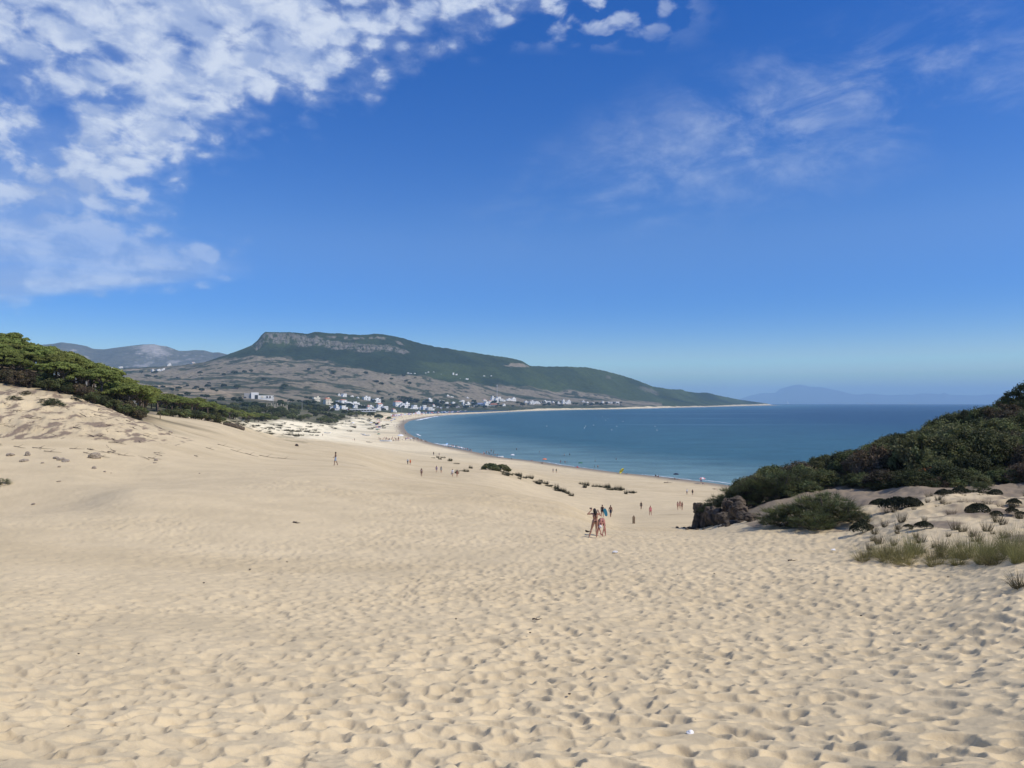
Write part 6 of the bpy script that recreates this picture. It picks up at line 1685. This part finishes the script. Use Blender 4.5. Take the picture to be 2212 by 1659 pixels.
def build_litter():
    # bare roots and dead branches on the left bank
    grp = []
    for k in range(64):
        u = R.uniform(-10, 372); d = R.uniform(84, 117)-max(0, 40-u)*.05
        x, y = xy(u, d); p = Vector((x, y, gz(x, y)))
        grp.append(stick('dead_branch', p, R.uniform(.7, 2.6), R.choice([-.5, -.3, -.7, 2.6])+R.uniform(-.3, .3), .4, R.uniform(.025, .06), 'deadwood', None, 'dead roots and branches on the left bank', R.uniform(0, .25), 'dead branch'))
    grp.sort(key=lambda o: o.location.y)
    for j, tt in enumerate(('at the foot', 'low', 'high', 'at the top')): rank_labels(grp[j*16:(j+1)*16], '{} dead branch '+tt+' on the eroded left bank')
    row = []
    for u, v, L in ((30, 965, 2.2), (70, 968, 2.6), (95, 975, 2.4), (150, 970, 1.6), (215, 985, 1.4), (255, 983, 1.8), (250, 957, 1.5), (470, 960, 2.5), (498, 972, 3.2), (530, 980, 3), (560, 984, 3.4), (600, 990, 3), (420, 985, 1.2), (445, 968, 1.6), (180, 978, 1.2), (320, 990, 1.6)):
        p = spot(u, v, 50, 190); row.append(stick('driftwood', p, L, R.uniform(-.5, .1), .2, .04, 'deadwood', None, 'thin driftwood lines on the left sand'))
    rank_labels(row, '{} thin dark root lying on the smooth left sand')
    for u, v, L, r, lb in ((633, 1130, .55, .05, 'small dark twig pile in the middle of the left dune'), (1150, 1341, .28, .022, 'dark bark scrap on the trampled sand below the photographer'), (1702, 1213, .42, .03, 'dark driftwood scrap before the feathery broom'), (1265, 1150, .3, .09, 'dark round clump on the sand left of the photographer'),
                           (1434, 1043, 3.2, .12, 'driftwood log on the beach left of the two walkers'), (2128, 1224, .2, .02, 'short dark twig below the grass toe line'), (1600, 1097, .6, .05, 'short driftwood on the sand before the rock')):
        p = spot(u, v, 8, 260); stick('driftwood', p, L, .2, .3, r, 'litter_dark', lb)
    row = []
    for k, (u, v) in enumerate(((1464, 1242), (1543, 1240), (1500, 1556-0), (170, 1413), (150, 1571), (1860, 1331), (1988, 1395), (2048, 1247), (1145, 1368), (985, 1338), (620, 1215), (540, 1231), (440, 1260), (1230, 1500), (1305, 1660-20))):
        p = spot(u, v, 6, 60); s = .018*max(1, p.y/16)
        o = link('pebble', rock_mesh('pebble', 160+k, (s*1.4, s, s*.7), 2, 0, 0, 'litter_dark', .3)); o.location = p+Vector((0, 0, s*.5)); row.append(tag(o, None, 'pebble', 'dark bits of debris scattered on the trampled sand'))
    rank_labels(row, '{} dark pebble on the trampled foreground sand')
    for k, (u, v, s, lb) in enumerate(((1492, 1587, .042, 'white shell fragment in the near foreground'), (1329, 1195, .10, 'white scrap on the sand below the bending man'), (1800, 1190, .08, 'white scrap on the sand below the feathery broom'))):
        p = spot(u, v, 6, 60); o = link('shell', rock_mesh('shell', 190+k, (s*1.4, s, s*.6), 3, 0, 0, 'litter_white', .45)); o.location = p+Vector((0, 0, s*.5)); tag(o, lb, 'shell')
    # old wooden post with a pointed top
    p = spot(1369, 1131.5, 75, 105); k = p.y/1598
    b = MB(); w = 5.0*k; hh = 18.0*k
    b.box((0, 0, hh*.38-.15), (w, w*.7, hh*.82+.3)); v0 = hh*.79-.0
    b.add([(-w/2, -w*.35, v0), (w/2, -w*.35, v0), (w/2, w*.35, v0), (-w/2, w*.35, v0), (-w*.08, -w*.1, hh), (w*.14, -w*.1, hh), (w*.14, w*.1, hh), (-w*.08, w*.1, hh)], [(0, 1, 5, 4), (1, 2, 6, 5), (2, 3, 7, 6), (3, 0, 4, 7), (4, 5, 6, 7)])
    o = link('wooden_post', b.mesh('wooden_post', M['post'])); o.location = p; o.rotation_euler = (0, 0, .12); tag(o, 'short weathered wooden post with a pointed top standing in the sand', 'post')
    # fence rail by the pines
    for u, lb in ((346, 'short dark post at the left of the sand hump'), (641, None)):
        if lb is None: continue
        p = spot(u, 908, 150, 260); b = MB(); b.box((0, 0, .4), (.14, .14, 1.0), 0, 0, .8); o = link('stake', b.mesh('stake', M['post'])); o.location = p; tag(o, lb, 'stake')
    p = spot(641, 964, 110, 420); o = link('beach_stump', rock_mesh('stump', 210, (.5, .4, .55), 3, 0, .4, 'litter_dark', .3)); o.location = p; tag(o, 'dark stump standing on the wide sand slope', 'stump')
    p = spot(791, 955, 300, 700); stick('driftwood', p, 4, .05, .1, .22, 'litter_dark', 'dark log on the flat sand below the two boats')

def house_variant(k, wall):
    rr = random.Random(900+k); b = MB()
    W, D, Hh = rr.choice([(9, 8, 3.4), (12, 8, 3.3), (8, 8, 6.3), (14, 9, 3.6), (10, 9, 6.2), (11, 8, 5.6)]) if k < 20 else (10, 8, 4)
    b.box((0, 0, Hh/2-1), (W, D, Hh+2)); b.box((0, 0, Hh+.12), (W+.25, D+.25, .25))
    for sx in (-1, 1): b.box((sx*(W/2-.1), 0, Hh+.5), (.2, D-.1, .55))
    for sy in (-1, 1): b.box((0, sy*(D/2-.1), Hh+.5), (W-.45, .2, .55))
    w2 = W*rr.uniform(.35, .55); h2 = Hh*rr.choice([.55, .8, 1.35]) if Hh < 5 else Hh*.6
    b.box((rr.choice([-1, 1])*(W/2+w2/2-.6), -1.2, h2/2-1), (w2, D*.8, h2+2))
    if rr.random() < .5: b.box((W*.2, D*.1, Hh+1.4), (W*.3, D*.35, 2.3))
    if rr.random() < .3:
        z = Hh+.25; b.add([(-W/2-.4, -D/2-.4, z), (W/2+.4, -D/2-.4, z), (W/2+.4, D/2+.4, z), (-W/2-.4, D/2+.4, z), (-W*.3, 0, z+1.9), (W*.3, 0, z+1.9)], [(0, 1, 5, 4), (1, 2, 5), (2, 3, 4, 5), (3, 0, 4)], 2)
    for fl in range(2 if Hh > 5 else 1):
        n = 3 if W > 9 else 2
        for i in range(n):
            x = -W/2+(i+.5)*W/n+rr.uniform(-.4, .4)
            b.box((x, -D/2-.02, 1.55+fl*2.9), (1.1, .1, 1.3) if not (fl == 0 and i == 1) else (1.2, .1, 2.1), 1)
        for i in range(2): b.box((W/2+.02, -D/4+i*D/2, 1.6+fl*2.9), (.1, 1.0, 1.2), 1)
    return b.mesh('house', [M[wall], M['dark_open'], M['tile']])

def build_village():
    hv = [house_variant(k, 'white_wall') for k in range(8)]+[house_variant(k+8, 'cream_wall') for k in range(3)]
    def C(ox, oy, sc, x, y): return ((ox+x/sc)/1.8228, (oy+y/sc)/1.8228)
    groups = {}
    def put(ox, oy, sc, lst, ttl, d0, d1, var=None):
        for (x, y, w, h) in lst:
            u, v = C(ox, oy, sc, x, y); p = spot(u, v, d0, d1)
            wm = w/sc/1.8228*p.y/F; hm = h/sc/1.8228*p.y/F
            m = hv[R.randrange(8)] if var is None else hv[var]
            o = link('house', m); o.location = p; o.rotation_euler = (0, 0, math.atan2(-p.x, p.y)+R.uniform(.3, .95))
            o.scale = (max(.6, min(2.4, wm/11)), max(.7, min(1.8, wm/13)), max(.9, min(2.2, hm/3.9))) if oy != 1400 else (max(.5, wm/24), max(.5, wm/26), max(.5, hm/7))
            groups.setdefault(ttl, []).append(tag(o, None, 'house', 'white village houses '+ttl))
    put(1300, 1500, 5.53, [(190, 338, 60, 25), (300, 358, 110, 42), (470, 352, 60, 22), (600, 352, 50, 25), (770, 378, 140, 68), (1010, 368, 160, 48)], 'in the top row of the near village', 1300, 2200)
    put(1300, 1500, 5.53, [(200, 402, 140, 30), (275, 442, 160, 46), (400, 402, 120, 36), (505, 462, 185, 52), (640, 424, 70, 26), (740, 400, 60, 22), (830, 462, 50, 32), (870, 412, 140, 42), (1080, 452, 120, 70), (1190, 417, 130, 44)], 'in the lower row of the near village', 1200, 2000)
    put(1300, 1500, 5.53, [(1470, 484, 180, 100), (1620, 422, 180, 50), (1660, 482, 130, 90), (1850, 408, 130, 30), (1830, 498, 110, 46), (1965, 472, 60, 52), (2050, 492, 80, 70), (2140, 424, 90, 32), (2170, 472, 100, 42), (1450, 520, 80, 40)], 'in the block right of the tall trees', 1300, 2200)
    put(1300, 1500, 5.53, [(550, 590, 60, 35), (130, 612, 50, 22), (270, 615, 120, 20), (830, 606, 50, 16), (1020, 620, 120, 30), (1380, 606, 60, 16), (1915, 590, 70, 36)], 'on the low ground before the village', 1000, 1700)
    put(900, 1520, 4.424, [(1720, 275, 120, 92)], 'of cream colour left of the near village', 1200, 1800, 8)
    put(900, 1520, 4.424, [(1540, 205, 90, 60)], 'of cream colour behind trees left of the near village', 1200, 1900, 9)
    put(1650, 1500, 5.53, [(210, 462, 110, 60), (450, 472, 40, 32), (520, 458, 40, 18), (600, 492, 60, 22), (735, 497, 70, 30), (960, 517, 60, 26), (1060, 522, 80, 42), (1170, 508, 50, 22), (940, 452, 80, 22), (620, 352, 60, 22), (700, 368, 70, 16), (1050, 382, 50, 18), (310, 560, 30, 28)], 'strung along behind the lagoon', 1500, 2900)
    put(1650, 1500, 5.53, [(1460, 545, 100, 70), (1600, 450, 90, 40), (1680, 470, 90, 50), (1730, 415, 100, 36), (1790, 440, 90, 30), (1950, 425, 80, 30), (2050, 432, 90, 56), (1850, 542, 50, 30), (1540, 500, 60, 40), (1600, 400, 60, 34), (1420, 440, 60, 20)], 'round the red roofed bar', 1900, 3200)
    put(2050, 1480, 5.53, [(110, 584, 80, 30), (240, 617, 110, 40), (340, 612, 90, 32), (390, 614, 60, 26), (520, 594, 80, 40), (610, 592, 90, 26), (700, 590, 60, 16), (820, 612, 60, 26), (930, 612, 80, 46), (1040, 617, 90, 46)], 'in the left part of the far shore row', 2300, 3400)
    put(2050, 1480, 5.53, [(1360, 572, 60, 26), (1445, 592, 50, 20), (1570, 607, 50, 20), (1680, 607, 60, 16), (1785, 592, 50, 30), (1910, 590, 40, 16), (1980, 602, 60, 22), (2090, 612, 100, 26)], 'in the right part of the far shore row', 2500, 3900)
    put(1500, 1400, 3.687, [(390, 262, 60, 20), (430, 272, 70, 22), (490, 270, 50, 16), (650, 268, 40, 18), (690, 250, 30, 16), (765, 250, 30, 10), (870, 290, 60, 22), (945, 305, 30, 16), (1050, 275, 50, 24), (1098, 282, 30, 20), (1240, 345, 90, 18), (1150, 350, 40, 14), (1495, 300, 30, 10), (1597, 302, 30, 10)], 'of the hamlet high on the green slope', 1800, 3900)
    put(0, 1250, 2.212, [(1475, 406, 26, 12), (1680, 390, 26, 8), (1330, 465, 24, 10), (1380, 465, 40, 10), (1425, 462, 20, 10), (960, 427, 30, 8), (1050, 429, 34, 8)], 'scattered on the inland slope at left', 1500, 4200)
    for t, os_ in groups.items(): rank_labels(os_, '{} house '+t)
    # the white museum with its grey wing
    p = spot(563, 862, 1000, 1700); k = p.y/F; e = empty('museum_building', p, math.atan2(-p.x, p.y)+.05)
    q = MB(); q.box((0*k, 0, 6.5*k-2), (15*k, 14, 15*k+4)); o = link('main_block', q.mesh('main_block', M['white_wall']), e); o.location = (-12*k, 0, 0)
    q = MB(); q.box((0, 2, 6*k-2), (14*k, 12, 13.5*k+4)); o = link('grey_wing', q.mesh('grey_wing', M['grey_wall']), e); o.location = (-26.6*k, 1.5, 0)
    q = MB(); q.box((0, 0, 5*k), (31*k, 12, 5.0*k)); q.box((0, .3, 1.2*k-2), (31*k, 11.2, 2.6*k+4)); o = link('gallery_wing', q.mesh('gallery_wing', M['white_wall']), e); o.location = (11.2*k, -.6, 0)
    for x, w, h, z, mt in ((-9.0, 6.5, 8.5, 4.2, 'dark_open'), (3, 4.5, 4.5, 4.6, 'cream_wall'), (13, 3, 4, 4.2, 'dark_open'), (19, 3, 4, 4.2, 'dark_open'), (25.5, 1, 3, 5.2, 'dark_open'), (-32, 5, 2.6, 3.2, 'dark_open')):
        q = MB(); q.box((0, 0, 0), (w*k, .5, h*k)); o = link('window', q.mesh('window', M[mt]), e); o.location = (x*k, -6.75 if x > -8.9 and x > -20 else (-7.1 if x > -20 else -2.7), z*k)
    tag(e, 'low white museum block with a grey wing standing alone on the plain', 'building')
    # ruin columns
    cm = MB(); cm.tube([(0, 0, -1), (0, 0, .6), (0, 0, .65), (0, 0, 6.0), (0, 0, 6.05), (0, 0, 6.6)], [.8, .8, .55, .48, .75, .75], 8); cm = cm.mesh('ruin_column', M['ruin']); row = []
    for i in range(15):
        u = 577+i*3.1+R.uniform(-.8, .8); p = spot(u, 885.5+R.uniform(-.8, 1.5), 1000, 1400); o = link('ruin_column', cm); o.location = p; s = R.uniform(.7, 1.25); o.scale = (1, 1, s); row.append(tag(o, None, 'column', 'pale ruin columns on the plain'))
    rank_labels(row, '{} pale ruin column standing on the plain below the museum')
    # beach restaurant with two long white awnings
    p = spot(786, 889.5, 1000, 1500); k = p.y/F; e = empty('beach_restaurant', p, math.atan2(-p.x, p.y)-.05)
    q = MB(); q.box((0, 4, 2.0*k), (50*k, 8, 4*k+2)); link('dark_front', q.mesh('dark_front', M['dark_open']), e)
    q = MB(); q.box((0, 0, 0), (56*k, 11, 1.6*k)); o = link('awning', q.mesh('awning', M['white_wall']), e); o.location = (-2*k, 3, 5.2*k)
    q = MB(); q.box((0, 0, 0), (38*k, 7, 1.7*k)); o = link('awning', q.mesh('awning', M['white_wall']), e); o.location = (7*k, -8, .9*k)
    q = MB()
    for x in np.linspace(-24, 24, 9): q.box((x*k, -2.2, 2.2*k), (.6, .6, 4.4*k))
    link('post_row', q.mesh('post_row', M['white_wall']), e)
    tag(e, 'long low beach restaurant with two white awnings and a dark front', 'building')
    # red-roofed bar, brown-roofed shed and blue hall
    for u, v, wS, hS, wall, roof, lb in ((1067, 877, 14, 4.4, 'cream_wall', 'tile', 'bar with a bright red tiled roof near the far beach'), (971, 877.5, 12, 3.2, 'cream_wall', 'tile', 'low shed with a brown red roof behind the lagoon'), (1035, 875.5, 18, 4.5, 'white_wall', 'blue_roof', 'large white hall with a blue grey front behind the lagoon')):
        p = spot(u, v, 1500, 3000); k = p.y/F; e = empty('village_building', p, math.atan2(-p.x, p.y)); q = MB(); q.box((0, 0, hS*k*.3-1), (wS*k, 10, hS*k*.6+2)); link('walls', q.mesh('walls', M[wall]), e)
        q = MB(); a, c, z = wS*k*.56, 6.2, hS*k*.6+.02; q.add([(-a, -c, z), (a, -c, z), (a, c, z), (-a, c, z), (-a*.8, 0, z+hS*k*.5), (a*.8, 0, z+hS*k*.5)], [(0, 1, 5, 4), (1, 2, 5), (2, 3, 4, 5), (3, 0, 4), (3, 2, 1, 0)])
        link('roof', q.mesh('roof', M[roof]), e); tag(e, lb, 'building')
    # lattice mast and power poles
    p = spot(1073.8, 858.6, 1800, 3400); k = p.y/F; q = MB(); hh = 27*k
    for sx, sy in ((-1, -1), (1, -1), (1, 1), (-1, 1)): q.tube([(sx*1.6, sy*1.6, -2), (sx*.5, sy*.5, hh)], [.3, .22], 4)
    for i in range(9):
        z0 = hh*i/9; z1 = hh*(i+1)/9; a = 1.6-1.1*i/9; c = 1.6-1.1*(i+1)/9
        q.tube([(-a, -a, z0), (c, -c, z1)], [.16, .16], 4); q.tube([(a, -a, z0), (-c, -c, z1)], [.16, .16], 4); q.tube([(-a, a, z0), (c, c, z1)], [.16, .16], 4)
    e = empty('radio_mast', p); link('lattice', q.mesh('lattice', M['steel']), e); q = MB()
    for z in (.98, .93): q.tube([(0, 0, hh*z-1.5), (0, 0, hh*z+1.5)], [1.1, 1.1], 8)
    link('antenna', q.mesh('antenna', M['white_wall']), e); tag(e, 'tall pale lattice radio mast above the far village', 'mast')
    q = MB(); q.tube([(0, 0, -1), (0, 0, 14)], [.35, .25], 6); q.box((0, 0, 13), (4, .25, .25)); pm = q.mesh('power_pole', M['grey_wall']); row = []
    for u, v in ((652.5, 886.5), (590, 884), (622, 881), (693, 872), (868, 882)):
        o = link('power_pole', pm); o.location = spot(u, v, 1000, 1900); row.append(tag(o, None, 'pole', 'thin power poles on the plain'))
    rank_labels(row, '{} thin power pole on the plain')
    # parked cars and camper vans
    def car(mat, van):
        b = MB(); L, W = (5.4, 2.1) if van else (4.3, 1.8)
        b.box((0, 0, .62), (L, W, .62), 0); 
        if van: b.box((-.35, 0, 1.75), (L*.86, W, 1.65), 0, 0, .96); b.box((L*.36, 0, 1.35), (.9, W*.93, .8), 1, 0, .8); b.box((-.5, 0, 2.0), (L*.5, W+.04, .5), 1)
        else: b.box((-.2, 0, 1.2), (2.4, W*.92, .58), 1, 0, .78); b.box((-.2, 0, 1.52), (1.75, W*.74, .08), 0)
        for sx in (-1, 1):
            for sy in (-1, 1): b.tube([(sx*L*.31, sy*(W/2-.18), .32), (sx*L*.31, sy*(W/2+.02), .32)], [.33, .33], 10, 2)
        return b.mesh('vehicle', [M[mat], M['glass'], M['rubber']])
    cm = [('white', 'car', car('car_white', False)), ('white', 'camper van', car('car_white', True)), ('grey', 'car', car('car_grey', False)), ('red', 'car', car('car_red', False))]
    zones = [('in the car park behind the lagoon, left part', 905, 960, 880, 884.5, 18), ('in the car park behind the lagoon, middle', 960, 1010, 877.5, 882, 20), ('in the car park behind the lagoon, right part', 1010, 1062, 875.5, 880, 18), ('beside the beach restaurant', 690, 752, 881, 887, 12)]
    for ttl, u0, u1, v0, v1, n in zones:
        row = {}
        for i in range(n):
            c, kind, m = cm[R.choice([0, 0, 1, 1, 1, 2, 3])]
            p = spot(R.uniform(u0, u1), R.uniform(v0, v1), 1000, 3000); o = link('camper_van' if 'van' in kind else 'parked_car', m); o.location = p; o.rotation_euler = (0, 0, R.choice([0, .2, 1.5])+R.uniform(-.2, .2)); o.scale = (1.25,)*3
            row.setdefault((c, kind), []).append(tag(o, None, kind, 'vehicles parked '+ttl))
        for (c, kind), os_ in row.items(): rank_labels(os_, '{} '+c+' '+kind+' parked '+ttl)
build_camera_sun(); build_world()
build_near(); build_mid(); build_far(); build_ridges(); build_sea(); build_foam()
build_plants(); build_rocks(); build_litter(); build_village(); build_people(); build_beach_life()
build_haze()

for _o in SC.objects:
    if _o.parent is None and 'label' in _o and len(_o['label'].split()) > 16: print('LONG', _o['label'])
